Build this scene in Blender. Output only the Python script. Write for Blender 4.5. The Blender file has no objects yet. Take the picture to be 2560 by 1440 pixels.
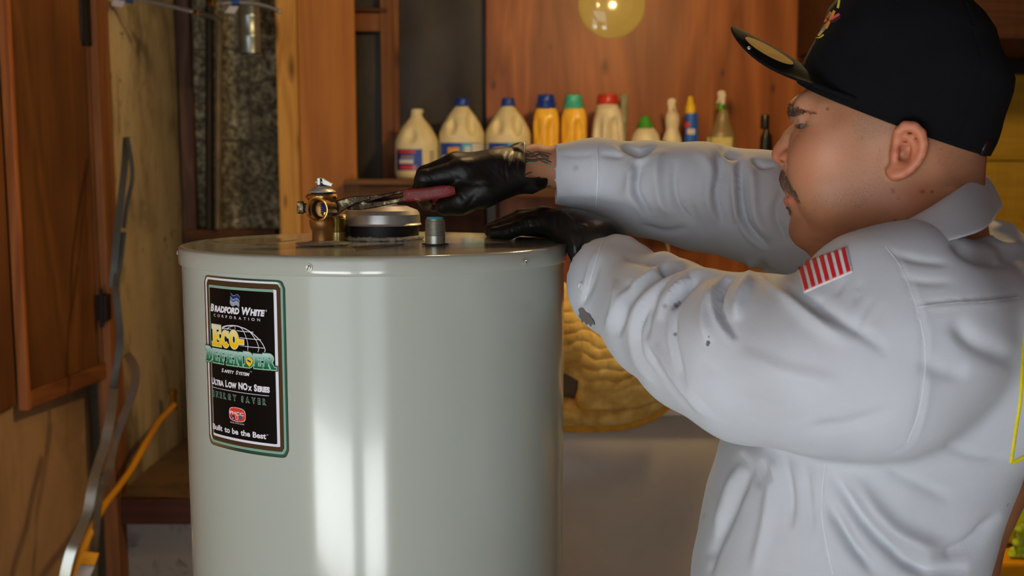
import bpy, math, random
import numpy as np
from mathutils import Vector, Matrix
from mathutils.bvhtree import BVHTree
import openvdb
random.seed(7); RNG = np.random.RandomState(11)
SC = bpy.context.scene; COL = SC.collection
PI = math.pi
# ---------------------------------------------------------------- camera
FPX = 2560.0; PITCH = math.radians(6.24); CZ = 1.54
cam_d = bpy.data.cameras.new('camera'); cam = bpy.data.objects.new('camera', cam_d); COL.objects.link(cam)
cam_d.lens = 36.0; cam_d.sensor_width = 36.0; cam_d.clip_start = 0.05
cam.location = (0, 0, CZ); cam.rotation_euler = (PI/2 - PITCH, 0, 0)
cam_d.dof.use_dof = True; cam_d.dof.focus_distance = 1.22; cam_d.dof.aperture_fstop = 5.6
SC.camera = cam
SC.view_settings.view_transform = 'Standard'; SC.view_settings.look = 'None'
SC.view_settings.gamma = 1.0; SC.view_settings.use_curve_mapping = False; SC.view_settings.exposure = 0.12
# ---------------------------------------------------------------- light
W = bpy.data.worlds.new('world'); SC.world = W; W.use_nodes = True
W.node_tree.nodes['Background'].inputs[0].default_value = (0.75, 0.82, 0.95, 1); W.node_tree.nodes['Background'].inputs[1].default_value = 0.9

def light(name, kind, loc, power, color, rot=(0, 0, 0), size=(1, 1), rad=.1):
    d = bpy.data.lights.new(name, kind); o = bpy.data.objects.new(name, d); COL.objects.link(o)
    d.energy = power; d.color = color; o.location = loc; o.rotation_euler = rot
    if kind == 'AREA': d.shape = 'RECTANGLE'; d.size, d.size_y = size
    elif kind == 'SUN': d.angle = math.radians(1)
    else: d.shadow_soft_size = rad
    return o
# daylight through the open garage door behind the camera, and the sunlit driveway outside it
light('door_daylight', 'AREA', (-0.95, -0.68, 1.2), 23, (0.86, 0.935, 1.0), (PI/2, 0, 0), (2.4, 2.1))
light('door_sun', 'SUN', (-8, -3, 9), 62.0, (1.0, 0.985, 0.96), (0, math.radians(-24), 0))
# warm bulbs under the garage ceiling
light('warm_bulb', 'POINT', (0.55, 2.35, 2.42), 46, (1.0, 0.68, 0.30), rad=.07)
light('warm_bulb', 'POINT', (0.0, 2.1, 2.45), 8, (1.0, 0.68, 0.32), rad=.05)
# ---------------------------------------------------------------- projection helpers
_F = np.array([0, math.cos(PITCH), -math.sin(PITCH)]); _U = np.array([0, math.sin(PITCH), math.cos(PITCH)]); _X = np.array([1., 0, 0])
CAMP = np.array([0, 0, CZ])
def ray(px, py):
    return _F + (px-1280)/FPX*_X + (720-py)/FPX*_U
def P(px, py, d):
    """world point seen at photo pixel (px,py) lying at world depth y=d"""
    r = ray(px, py); return CAMP + r*(d/r[1])
def PZ(px, py, z):
    r = ray(px, py); return CAMP + r*((z-CZ)/r[2])
def proj(V):
    V = np.asarray(V, float) - CAMP
    f = V@_F; return np.stack([1280+FPX*(V@_X)/f, 720-FPX*(V@_U)/f], -1)
def lin(c):
    return tuple(((x/255)/12.92 if x/255 <= .04045 else ((x/255+.055)/1.055)**2.4) for x in c)
# ---------------------------------------------------------------- materials
class NT:
    def __init__(s, name):
        s.m = bpy.data.materials.new(name); s.m.use_nodes = True; s.t = s.m.node_tree; s.b = s.t.nodes['Principled BSDF']; s._c = None
    def n(s, typ, **kw):
        x = s.t.nodes.new(typ)
        for k, v in kw.items():
            if k == 'ins':
                for kk, vv in v.items():
                    if isinstance(vv, bpy.types.NodeSocket): s.t.links.new(vv, x.inputs[kk])
                    else: x.inputs[kk].default_value = vv
            else: setattr(x, k, v)
        return x
    def link(s, a, b): s.t.links.new(a, b)
    def coord(s, scale=(1, 1, 1), kind='Object', rand=False, rot=(0, 0, 0)):
        tc = s.n('ShaderNodeTexCoord'); src = tc.outputs[kind]
        if rand:
            oi = s.n('ShaderNodeObjectInfo')
            mu = s.n('ShaderNodeMath', operation='MULTIPLY', ins={0: oi.outputs['Random'], 1: 37.0})
            ad = s.n('ShaderNodeVectorMath', operation='ADD', ins={0: src, 1: mu.outputs[0]}); src = ad.outputs[0]
        mp = s.n('ShaderNodeMapping', ins={0: src}); mp.inputs['Scale'].default_value = scale; mp.inputs['Rotation'].default_value = rot
        return mp.outputs[0]
    def noise(s, vec, scale=5, detail=4, rough=.55, dist=0):
        x = s.n('ShaderNodeTexNoise', ins={'Vector': vec, 'Scale': scale, 'Detail': detail, 'Roughness': rough, 'Distortion': dist}); return x.outputs['Fac']
    def ramp(s, fac, stops):
        r = s.n('ShaderNodeValToRGB', ins={0: fac}); e = r.color_ramp.elements
        while len(e) < len(stops): e.new(.5)
        for i, (p, c) in enumerate(stops): e[i].position = p; e[i].color = tuple(c)+(1,) if len(c) == 3 else c
        return r.outputs[0]
    def mix(s, fac, a, b, mode='MIX'):
        x = s.n('ShaderNodeMix', data_type='RGBA', blend_type=mode)
        for i, v in ((0, fac), (6, a), (7, b)):
            if isinstance(v, bpy.types.NodeSocket): s.link(v, x.inputs[i])
            else: x.inputs[i].default_value = v if i == 0 else (tuple(v)+(1,) if len(v) == 3 else v)
        return x.outputs[2]
    def math(s, op, a, b=0.0, c=0.0, clamp=False):
        x = s.n('ShaderNodeMath', operation=op, use_clamp=clamp)
        for i, v in ((0, a), (1, b), (2, c)):
            if isinstance(v, bpy.types.NodeSocket): s.link(v, x.inputs[i])
            else: x.inputs[i].default_value = v
        return x.outputs[0]
    def bump(s, h, strength=.3, dist=.01):
        x = s.n('ShaderNodeBump', ins={'Height': h, 'Strength': strength, 'Distance': dist}); s.link(x.outputs[0], s.b.inputs['Normal']); return x
    def set(s, color=None, rough=None, metal=None, spec=None, coat=None, coat_r=None, sheen=None, trans=None, alpha=None, sss=None, aniso=None):
        for k, v in (('Base Color', color), ('Roughness', rough), ('Metallic', metal), ('Specular IOR Level', spec), ('Coat Weight', coat), ('Coat Roughness', coat_r), ('Sheen Weight', sheen), ('Transmission Weight', trans), ('Alpha', alpha), ('Subsurface Weight', sss)):
            if v is None: continue
            if isinstance(v, bpy.types.NodeSocket): s.link(v, s.b.inputs[k])
            elif k == 'Base Color': s.b.inputs[k].default_value = tuple(v)+(1,)
            else: s.b.inputs[k].default_value = v
        return s.m
def plain(name, c, rough=.5, metal=0, vary=.12, scale=20, bump=0, bscale=60, spec=None, coat=None, sss=None, bdist=.002, sheen=None):
    t = NT(name); v = t.coord(rand=True); n = t.noise(v, scale, 5)
    c = lin(c); a = tuple(x*(1-vary) for x in c); b = tuple(min(1, x*(1+vary)) for x in c)
    t.set(color=t.ramp(n, [(.3, a), (.7, b)]), rough=rough, metal=metal, spec=spec, coat=coat, sss=sss, sheen=sheen)
    if bump: t.bump(t.noise(v, bscale, 4), bump, bdist)
    return t.m
def wood(name, dark, light_, grain=(9, 9, .7), knots=True, knot_s=(5.5, 5.5, 2.6), rough=.6, stain=.25, axis='z', fine=60, arches=0.5, spec=.3):
    t = NT(name)
    def sc(g): return {'z': g, 'x': (g[2], g[1], g[0]), 'y': (g[0], g[2], g[1])}[axis]
    v = t.coord(sc(grain), rand=True)
    big = t.noise(v, 1.0, 3, .5, .6)
    w = t.math('FRACT', t.math('MULTIPLY', big, 7.0)); w = t.math('PINGPONG', t.math('MULTIPLY', big, 14.0), 1.0)
    f = t.noise(t.coord(sc((fine, fine, fine*.03)), rand=True), 1.0, 5, .65, .2)
    m = t.math('ADD', t.math('MULTIPLY', w, arches), t.math('MULTIPLY', f, 1-arches))
    D = lin(dark); L = lin(light_)
    col = t.ramp(m, [(.15, D), (.55, tuple((a+b)/2 for a, b in zip(D, L))), (.9, L)])
    st = t.noise(t.coord((1.3, 1.3, .9), rand=True), 1.7, 5)
    col = t.mix(t.math('MULTIPLY', t.ramp(st, [(.40, (0, 0, 0)), (.7, (1, 1, 1))]), stain), col, tuple(x*.45 for x in D))
    if knots:
        kv = t.coord(sc(knot_s), rand=True)
        vo = t.n('ShaderNodeTexVoronoi', ins={'Vector': kv, 'Scale': 1.0, 'Randomness': .95})
        kn = t.ramp(vo.outputs['Distance'], [(.055, (1, 1, 1)), (.16, (0, 0, 0))])
        col = t.mix(t.math('MULTIPLY', kn, .9), col, tuple(x*.35 for x in D))
        vo = t.n('ShaderNodeTexVoronoi', ins={'Vector': t.coord(sc(tuple(x*1.9 for x in knot_s)), rand=True, rot=(0, 0, .4)), 'Scale': 1.0, 'Randomness': 1.0})
        kn = t.ramp(vo.outputs['Distance'], [(.07, (1, 1, 1)), (.17, (0, 0, 0))]); sel = t.ramp(vo.outputs['Color'], [(.45, (0, 0, 0)), (.5, (1, 1, 1))])
        col = t.mix(t.math('MULTIPLY', t.math('MULTIPLY', kn, sel), .7), col, tuple(x*.3 for x in D))
    t.set(color=col, rough=rough, spec=spec); t.bump(m, .25, .003)
    return t.m
# ---------------------------------------------------------------- objects
WL = {}
def _raw(name, V, F, mats, smooth=False, matidx=None):
    me = bpy.data.meshes.new(name)
    V = np.asarray(V, float).reshape(-1, 3)
    if isinstance(F, np.ndarray): F = F.tolist()
    me.from_pydata([tuple(v) for v in V.tolist()], [], F)
    for m in (mats if isinstance(mats, (list, tuple)) else [mats]): me.materials.append(m)
    if matidx is not None: me.polygons.foreach_set('material_index', np.asarray(matidx, dtype=np.int32))
    if smooth is True: me.polygons.foreach_set('use_smooth', [True]*len(me.polygons))
    elif smooth:   # angle
        me.polygons.foreach_set('use_smooth', [True]*len(me.polygons)); me.set_sharp_from_angle(angle=math.radians(smooth))
    me.update()
    return me
def obj(name, V, F, mats, parent=None, smooth=False, matidx=None, bevel=0, seg=2, origin=None, solid=0):
    V = np.asarray(V, float).reshape(-1, 3)
    if parent is not None: L = WL[parent.name]
    else:
        L = np.array(origin) if origin is not None else np.array([(V[:, 0].min()+V[:, 0].max())/2, (V[:, 1].min()+V[:, 1].max())/2, V[:, 2].min()])
    me = _raw(name, V-L, F, mats, smooth, matidx)
    o = bpy.data.objects.new(name, me); COL.objects.link(o); WL[o.name] = L
    if parent is not None: o.parent = parent
    else: o.location = L
    if solid:
        s = o.modifiers.new('solid', 'SOLIDIFY'); s.thickness = solid; s.offset = 0
    if bevel:
        b = o.modifiers.new('bevel', 'BEVEL'); b.width = bevel; b.segments = seg; b.limit_method = 'ANGLE'; b.angle_limit = math.radians(40)
    return o
def tag(o, label=None, cat=None, group=None, kind=None):
    for k, v in (('label', label), ('category', cat), ('group', group), ('kind', kind)):
        if v: o[k] = v
    return o
def thing(name, label, cat, loc, group=None):
    o = bpy.data.objects.new(name, None); COL.objects.link(o); o.location = tuple(loc); o.empty_display_size = .05
    WL[o.name] = np.array(loc, float); return tag(o, label, cat, group)
class M:
    def __init__(s): s.v = []; s.f = []; s.mi = []; s.cur = 0
    def add(s, V, F):
        b = len(s.v); s.v += [tuple(map(float, x)) for x in V]; s.f += [tuple(i+b for i in f) for f in F]; s.mi += [s.cur]*len(F); return s
    def box(s, lo, hi, rot=None, piv=None):
        (x0, y0, z0), (x1, y1, z1) = lo, hi
        V = np.array([(x0, y0, z0), (x1, y0, z0), (x1, y1, z0), (x0, y1, z0), (x0, y0, z1), (x1, y0, z1), (x1, y1, z1), (x0, y1, z1)], float)
        if rot is not None:
            c = V.mean(0) if piv is None else np.array(piv); V = (V-c)@np.array(rot).T+c
        return s.add(V, [(0, 3, 2, 1), (4, 5, 6, 7), (0, 1, 5, 4), (1, 2, 6, 5), (2, 3, 7, 6), (3, 0, 4, 7)])
    def hexa(s, V):
        return s.add(V, [(0, 3, 2, 1), (4, 5, 6, 7), (0, 1, 5, 4), (1, 2, 6, 5), (2, 3, 7, 6), (3, 0, 4, 7)])
    def lathe(s, prof, c, axis='z', n=32, cap=True, sq=None):
        """prof: list of (r,h) along axis from c; sq=(sx,sy,exp) superellipse"""
        V = []; A = np.arange(n)*2*PI/n
        for r, h in prof:
            for a in A:
                x, y = math.cos(a), math.sin(a)
                if sq:
                    k = (abs(x)**sq[2]+abs(y)**sq[2])**(-1/sq[2]); x, y = x*k*sq[0], y*k*sq[1]
                V.append((r*x, r*y, h))
        V = np.array(V)
        if isinstance(axis, str):
            if axis == 'x': V = V[:, [2, 0, 1]]
            elif axis == 'y': V = V[:, [0, 2, 1]]*np.array([1, 1, -1]); 
        else: V = V@frame(axis).T
        V = V+np.array(c); F = []
        for i in range(len(prof)-1):
            for j in range(n):
                F.append((i*n+j, i*n+(j+1) % n, (i+1)*n+(j+1) % n, (i+1)*n+j))
        if cap:
            F.append(tuple(range(n-1, -1, -1))); F.append(tuple(range((len(prof)-1)*n, len(prof)*n)))
        return s.add(V, F)
    def tube(s, pts, r, n=10, flat=None, cap=True, up=(0, 0, 1)):
        """flat=(a,b): rectangular/elliptic section half sizes"""
        pts = [np.array(p, float) for p in pts]; k = len(pts); V = []
        rr = r if hasattr(r, '__len__') else [r]*k; pn = None
        for i, p in enumerate(pts):
            t = pts[min(i+1, k-1)]-pts[max(i-1, 0)]; t = t/(np.linalg.norm(t)+1e-12)
            u = np.array(up, float) if pn is None else pn
            u = u-t*(u@t)
            if np.linalg.norm(u) < 1e-4: u = np.array([1., 0.3, 0])-t*t[0]
            u /= np.linalg.norm(u); w = np.cross(t, u); pn = u
            for j in range(n):
                a = 2*PI*(j+.5)/n
                if flat: V.append(p+u*flat[0]*max(-1, min(1, 1.42*math.cos(a)))*rr[i]+w*flat[1]*max(-1, min(1, 1.42*math.sin(a)))*rr[i])
                else: V.append(p+(u*math.cos(a)+w*math.sin(a))*rr[i])
        F = [(i*n+j, i*n+(j+1) % n, (i+1)*n+(j+1) % n, (i+1)*n+j) for i in range(k-1) for j in range(n)]
        if cap: F += [tuple(range(n-1, -1, -1)), tuple(range((k-1)*n, k*n))]
        return s.add(V, F)
    def prism(s, poly, d0, d1, fn=None):
        """poly list of 2D; fn(x,y,d)->3D"""
        fn = fn or (lambda x, y, d: (x, d, y)); n = len(poly)
        V = [fn(x, y, d0) for x, y in poly]+[fn(x, y, d1) for x, y in poly]
        F = [tuple(range(n-1, -1, -1)), tuple(range(n, 2*n))]+[(i, (i+1) % n, n+(i+1) % n, n+i) for i in range(n)]
        return s.add(V, F)
    def obj(s, name, mats, parent=None, **kw):
        return obj(name, s.v, s.f, mats, parent, matidx=(s.mi if isinstance(mats, (list, tuple)) and len(mats) > 1 else None), **kw)
def frame(d):
    d = np.array(d, float); d /= np.linalg.norm(d); u = np.array([0, 0, 1.]) if abs(d[2]) < .9 else np.array([1., 0, 0])
    x = np.cross(u, d); x /= np.linalg.norm(x); y = np.cross(d, x); return np.stack([x, y, d], 1)
def smooth_path(pts, n=8):
    pts = [np.array(p, float) for p in pts]; q = [2*pts[0]-pts[1]]+pts+[2*pts[-1]-pts[-2]]; out = []
    for i in range(1, len(q)-2):
        for k in range(n):
            t = k/n; a, b, c, d = q[i-1:i+3]
            out.append(.5*((2*b)+(-a+c)*t+(2*a-5*b+4*c-d)*t*t+(-a+3*b-3*c+d)*t**3))
    out.append(pts[-1]); return out
# ---------------------------------------------------------------- implicit modelling
class Vol:
    def __init__(s, lo, hi, h):
        s.lo = np.array(lo, float); s.h = h; s.n = np.ceil((np.array(hi)-s.lo)/h).astype(int)+1
        s.F = np.full(s.n, .1, np.float32); s.ax = [s.lo[i]+h*np.arange(s.n[i]) for i in range(3)]
    def box(s, lo, hi):
        a = np.clip(np.floor((np.array(lo)-s.lo)/s.h).astype(int), 0, s.n); b = np.clip(np.ceil((np.array(hi)-s.lo)/s.h).astype(int)+1, 0, s.n)
        if (b-a).min() <= 0: return None
        sl = tuple(slice(int(a[i]), int(b[i])) for i in range(3))
        X = s.ax[0][sl[0]][:, None, None]; Y = s.ax[1][sl[1]][None, :, None]; Z = s.ax[2][sl[2]][None, None, :]
        return sl, X, Y, Z
    def comb(s, fn, lo, hi, k, op='add', m=None):
        m = (k+3*s.h) if m is None else m
        r = s.box(np.array(lo)-m, np.array(hi)+m)
        if r is None: return
        sl, X, Y, Z = r; g = fn(X, Y, Z); f = s.F[sl]
        if op == 'cut': g = -g
        sg = 1 if op == 'add' else -1
        a, b = sg*f, sg*g
        hh = np.maximum(k-np.abs(a-b), 0)/max(k, 1e-9)
        s.F[sl] = (sg*(np.minimum(a, b)-hh*hh*k*.25)).astype(np.float32)
    def cone(s, a, b, ra, rb, k=.01, op='add', sq=None):
        a = np.array(a, float); b = np.array(b, float); d = b-a; L2 = d@d+1e-12; R = max(ra, rb)
        def fn(X, Y, Z):
            t = np.clip(((X-a[0])*d[0]+(Y-a[1])*d[1]+(Z-a[2])*d[2])/L2, 0, 1)
            return np.sqrt((X-a[0]-t*d[0])**2+(Y-a[1]-t*d[1])**2+(Z-a[2]-t*d[2])**2)-(ra+(rb-ra)*t)
        s.comb(fn, np.minimum(a, b)-R, np.maximum(a, b)+R, k, op)
    def chain(s, pts, k=.01, op='add', dr=0):
        for (a, ra), (b, rb) in zip(pts[:-1], pts[1:]): s.cone(a, b, ra+dr, rb+dr, k, op)
    def ell(s, c, r, k=.01, op='add', rot=None):
        c = np.array(c, float); r = np.array(r, float); R = None if rot is None else np.array(rot)
        def fn(X, Y, Z):
            x, y, z = X-c[0], Y-c[1], Z-c[2]
            if R is not None: x, y, z = (R[0][i]*x+R[1][i]*y+R[2][i]*z for i in range(3))
            k0 = np.sqrt((x/r[0])**2+(y/r[1])**2+(z/r[2])**2); k1 = np.sqrt((x/r[0]**2)**2+(y/r[1]**2)**2+(z/r[2]**2)**2)+1e-9
            return k0*(k0-1)/k1
        s.comb(fn, c-r.max(), c+r.max(), k, op)
    def half(s, c, nrm, k=.004, lo=None, hi=None):
        """remove everything on the +nrm side of plane through c (inside box)"""
        c = np.array(c, float); nrm = np.array(nrm, float); nrm /= np.linalg.norm(nrm)
        lo = s.lo if lo is None else lo; hi = (s.lo+s.n*s.h) if hi is None else hi
        s.comb(lambda X, Y, Z: -((X-c[0])*nrm[0]+(Y-c[1])*nrm[1]+(Z-c[2])*nrm[2]), lo, hi, k, 'cut', m=0)
    def rows(s, R, yc, k=.01, op='add'):
        """R: list (z, xf, xb, xc, w, n)"""
        R = np.array(sorted(R)); lo = (R[:, 1].min(), yc-R[:, 4].max(), R[0, 0]); hi = (R[:, 2].max(), yc+R[:, 4].max(), R[-1, 0])
        def fn(X, Y, Z):
            z = np.clip(Z, R[0, 0], R[-1, 0]); g = [np.interp(z, R[:, 0], R[:, i]) for i in range(1, 6)]
            xf, xb, xc, w, n = g; a = np.where(X < xc, xc-xf, xb-xc)
            r = (np.abs((X-xc)/a)**n+np.abs((Y-yc)/w)**n)**(1/n)
            f = (r-1)*np.minimum(a, w)
            return np.maximum(f, np.maximum(R[0, 0]-Z, Z-R[-1, 0]))
        s.comb(fn, lo, hi, k, op)
    def mesh(s):
        F = np.clip(s.F, -4*s.h, 4*s.h).astype(np.float32)
        # light smoothing
        g = openvdb.FloatGrid(4*s.h); g.copyFromArray(F, ijk=(0, 0, 0), tolerance=0)
        p, t, q = g.convertToPolygons(isovalue=0.0, adaptivity=0.0)
        V = p.astype(float)*s.h+s.lo; Fs = [tuple(x) for x in np.asarray(q)[:, ::-1].tolist()]+[tuple(x) for x in np.asarray(t)[:, ::-1].tolist()]
        # orient outwards
        if q is not None and len(q):
            A = V[q[:, 0]]; B = V[q[:, 1]]; C_ = V[q[:, 2]]
            vol = (A*np.cross(B, C_)).sum()
            if vol > 0: Fs = [f[::-1] for f in Fs]
        return V, Fs
def quads_relax(V, F, it=1, lam=.5):
    e = np.array([(f[i], f[(i+1) % len(f)]) for f in F for i in range(len(f))])
    for _ in range(it):
        S = np.zeros_like(V); c = np.zeros(len(V)); np.add.at(S, e[:, 0], V[e[:, 1]]); np.add.at(c, e[:, 0], 1)
        V = V*(1-lam)+lam*S/np.maximum(c, 1)[:, None]
    return V
def vnormals(V, F):
    Q = np.array([(f[0], f[1], f[2], f[3] if len(f) > 3 else f[0]) for f in F]); n = np.cross(V[Q[:, 2]]-V[Q[:, 0]], V[Q[:, 3]]-V[Q[:, 1]])
    tri = np.array([len(f) == 3 for f in F])
    if tri.any(): n[tri] = np.cross(V[Q[tri, 1]]-V[Q[tri, 0]], V[Q[tri, 2]]-V[Q[tri, 0]])
    N = np.zeros_like(V)
    for i in range(4): np.add.at(N, Q[:, i], n)
    return N/(np.linalg.norm(N, axis=1)[:, None]+1e-12)
def seg_dist(p, poly):
    """distance (px) of points p to polyline, and arc param 0..1"""
    poly = np.array(poly, float); best = np.full(len(p), 1e9); par = np.zeros(len(p)); L = np.r_[0, np.cumsum(np.linalg.norm(np.diff(poly, axis=0), axis=1))]
    sd = np.zeros(len(p))
    for i in range(len(poly)-1):
        a = poly[i]; d = poly[i+1]-a; t = np.clip(((p-a)@d)/(d@d), 0, 1); q = a+t[:, None]*d; r = np.linalg.norm(p-q, axis=1)
        m = r < best; best[m] = r[m]; par[m] = (L[i]+t[m]*(L[i+1]-L[i]))/L[-1]
        cr = d[0]*(p[:, 1]-a[1])-d[1]*(p[:, 0]-a[0]); sd[m] = np.sign(cr[m])
    return best, par, sd
def add_color(me, C):
    at = me.color_attributes.new('Col', 'FLOAT_COLOR', 'POINT'); at.data.foreach_set('color', np.c_[C, np.ones(len(C))].astype(np.float32).ravel())
# ================================================================ ROOM
YB = 4.1
m_ply = wood('plywood', (126, 68, 34), (190, 116, 62), grain=(2.6, 2.6, .40), arches=.5, knot_s=(6.5, 6.5, 3.4), rough=.42, stain=.3)
m_ply_door = wood('door_plywood', (84, 50, 20), (138, 88, 42), grain=(3, 3, .3), arches=.3, knots=True, knot_s=(3, 3, 1.0), rough=.6, stain=.5)
m_stud = wood('stud_wood', (176, 120, 50), (234, 180, 90), grain=(9, 9, .5), arches=.45, knot_s=(9, 9, 2.4), rough=.65, stain=.3)
m_stud2 = wood('old_stud_wood', (104, 64, 36), (164, 108, 64), grain=(9, 9, .5), arches=.4, rough=.7, stain=.5)
m_board = wood('post_board_wood', (160, 98, 42), (206, 140, 66), grain=(5, 5, .3), arches=.35, knots=False, rough=.6, stain=.25)
m_dark = wood('dark_board_wood', (60, 34, 18), (104, 62, 34), grain=(.5, 9, 9), axis='z', arches=.4, knots=False, rough=.75, stain=.6)
m_shelf = wood('shelf_wood', (76, 50, 30), (130, 92, 60), grain=(9, 9, .6), axis='x', arches=.4, knots=False, rough=.7, stain=.6)
m_brown = wood('stand_wood', (58, 26, 14), (96, 50, 28), grain=(9, 9, .6), axis='x', arches=.3, knots=False, rough=.6, stain=.5)
m_conc = plain('concrete_floor', (128, 122, 112), .75, vary=.25, scale=3, bump=.3)
m_tar = plain('tar_paper', (38, 32, 26), .55, vary=.35, scale=3.5, bump=.5, bscale=4, bdist=.02)
m_ylw = wood('yellow_boards', (168, 130, 30), (206, 168, 56), grain=(.6, 9, 9), axis='z', arches=.3, knot_s=(2.2, 5, 4), rough=.6, stain=.15)
m_blk = plain('black_paint', (9, 8, 7), .7)

def m_block():
    t = NT('cinder_block'); v = t.coord(rand=True)
    a = t.noise(v, 46, 5, .7); b = t.noise(v, 5, 3)
    c = t.ramp(a, [(.38, lin((70, 64, 48))), (.52, lin((136, 128, 100))), (.66, lin((196, 188, 156)))])
    c = t.mix(t.math('MULTIPLY', t.ramp(b, [(.45, (0, 0, 0)), (.62, (1, 1, 1))]), .6), c, lin((60, 50, 34)))
    t.set(color=c, rough=.95); t.bump(a, .9, .012); return t.m
m_blockm = m_block()

def m_plaster(name, base, dirt, amount=.5, mould=True):
    t = NT(name); v = t.coord()
    b = t.noise(v, 1.6, 5, .6, .4); c = t.ramp(b, [(.3, lin(base)), (.55, tuple(x*.86 for x in lin(base))), (.75, lin(dirt))])
    b2 = t.noise(t.coord((1.5, 1.5, .5)), 2.3, 6, .7, .3)
    c = t.mix(t.math('MULTIPLY', t.ramp(b2, [(.50, (0, 0, 0)), (.68, (1, 1, 1))]), amount), c, lin(dirt))
    if mould:
        gx = t.n('ShaderNodeSeparateXYZ', ins={0: t.n('ShaderNodeNewGeometry').outputs['Position']}); gr = t.n('ShaderNodeMapRange', ins={0: gx.outputs[1], 1: 3.35, 2: 4.05}); gr = t.math('ADD', gr.outputs[0], t.math('MULTIPLY', t.math('SUBTRACT', b2, .5), 1.6), clamp=True)
        c = t.mix(t.math('MULTIPLY', gr, .8), c, lin(dirt))
        sp = t.noise(v, 17, 4, .6, .5); ar = t.noise(v, 2.6, 2)
        f = t.math('MULTIPLY', t.ramp(sp, [(.60, (0, 0, 0)), (.68, (1, 1, 1))]), t.ramp(ar, [(.5, (0, 0, 0)), (.62, (1, 1, 1))]))
        c = t.mix(t.math('MULTIPLY', f, .8), c, lin((36, 30, 22)))
    t.set(color=c, rough=.85); t.bump(t.noise(v, 30, 5), .3, .004); return t.m
m_cream = m_plaster('stained_cream_plaster', (196, 182, 146), (58, 48, 32), .95)
m_beige = m_plaster('beige_wall_paint', (186, 150, 104), (112, 84, 52), .5, False)
m_dirtyw = m_plaster('dirty_drywall', (150, 142, 132), (54, 46, 38), .9)

def struct(name, m, mats, parent=None, **kw):
    o = m.obj(name, mats, parent, **kw); 
    if parent is None: o['kind'] = 'structure'
    return o
ROOMX0, ROOMX1, ROOMY0 = -2.25, 3.4, -0.75
struct('floor', M().box((ROOMX0-.1, ROOMY0-.0, -.1), (ROOMX1+.1, YB+.25, 0)), m_conc)
struct('wall_front', M().box((.20, ROOMY0-.12, 0), (ROOMX1+.1, ROOMY0, 2.62)).box((ROOMX0-.1, ROOMY0-.12, 2.28), (.20, ROOMY0, 2.62)), m_beige)
struct('reflection_post', M().box((-.46, ROOMY0-.12, 0), (-.24, ROOMY0, 2.28)), m_beige)  # unseen post added to split the bright door reflection on the tank
struct('driveway', M().box((ROOMX0-2.5, ROOMY0-1.35, -.1), (.5, ROOMY0-.12, -.004)), plain('light_concrete', (200, 203, 204), .8, vary=.1, scale=3))
struct('street', M().box((ROOMX0-6, ROOMY0-9, -.14), (6, ROOMY0-1.35, -.012)), plain('asphalt', (44, 44, 46), .9))
struct('ceiling', M().box((ROOMX0-.1, ROOMY0, 2.62), (ROOMX1+.1, YB+.25, 2.72)), m_dark)
struct('wall_right', M().box((ROOMX1, ROOMY0, 0), (ROOMX1+.1, YB+.25, 2.62)), m_ply)
wb = struct('wall_back', M().box((-1.45, YB+.02, 0), (ROOMX1, YB+.12, 2.62)), m_tar)
# crumpled tar paper between the studs
def tarpaper(x0, x1):
    V = []; F = []; nx, nz = 26, 60
    for i in range(nx+1):
        for j in range(nz+1):
            x = x0+(x1-x0)*i/nx; z = 2.6*j/nz
            V.append((x, YB+.005-.008*math.sin(x*17+2*math.sin(z*5))*math.sin(z*7+x*9), z))
    for i in range(nx):
        for j in range(nz): a = i*(nz+1)+j; F.append((a, a+nz+1, a+nz+2, a+1))
    return obj('tar_paper', V, F, m_tar, wb, smooth=True)
def PX(px, d): return P(px, 440, d)[0]
def Z(py, d): return P(1280, py, d)[2]
tarpaper(PX(880, YB), PX(1230, YB))
# concrete blocks behind the closet
bz = [0, .12, .46, .80, 1.14, Z(575, YB), Z(353, YB), Z(130, YB), 2.45, 2.6]
for j in range(len(bz)-1):
    x = -1.40 + (.17 if j % 2 else 0)
    while x < PX(705, YB):
        x1 = x+.385; a = max(x, -1.30)
        if x1 > -1.28:
            m = M(); m.box((a+.003, YB-.085+random.uniform(-.003, .003), bz[j]+.004), (x1-.003, YB+.03, bz[j+1]-.004)); m.obj('concrete_block', m_blockm, wb, bevel=.006)
        x = x1+.004
m = M(); m.box((-1.30, YB-.075, 0), (PX(712, YB), YB+.01, 2.6)); m.obj('mortar', plain('mortar', (104, 96, 76), .95, bump=.5), wb)
m = M(); m.box((-1.27, YB-.15, Z(600, YB-.12)), (PX(706, YB), YB-.08, Z(573, YB-.12))); m.obj('ledge_board', m_dark, wb, bevel=.003)
# corner strip
m = M(); m.box((PX(462, YB-.1), YB-.14, .55), (PX(492, YB-.1), YB-.1, 2.6)); m.obj('corner_strip', wood('stained_strip_wood', (62, 40, 34), (112, 84, 68), knots=False), wb, bevel=.003)
# studs, blocking
def board(px0, px1, y0, y1, z0, z1, mat, name='stud', jag=False):
    m = M(); x0, x1 = PX(px0, y0), PX(px1, y0)
    m.box((x0, y0, z0), (x1, y1, z1)); return m.obj(name, mat, wb, bevel=.003)
board(956, 986, YB-.045, YB+.02, 0, 2.6, m_stud2); board(986, 1001, YB-.02, YB+.02, 0, 2.6, m_stud2)
m = M(); m.box((PX(885, YB-.04), YB-.04, Z(78, YB-.04)), (PX(957, YB-.04), YB+.02, Z(32, YB-.04))); m.obj('blocking', m_stud2, wb, bevel=.003)
m = M(); m.box((PX(885, YB-.06), YB-.06, Z(31, YB-.04)), (PX(972, YB-.06), YB+.02, Z(22, YB-.04))); m.obj('blocking', m_dark, wb, bevel=.002)
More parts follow.
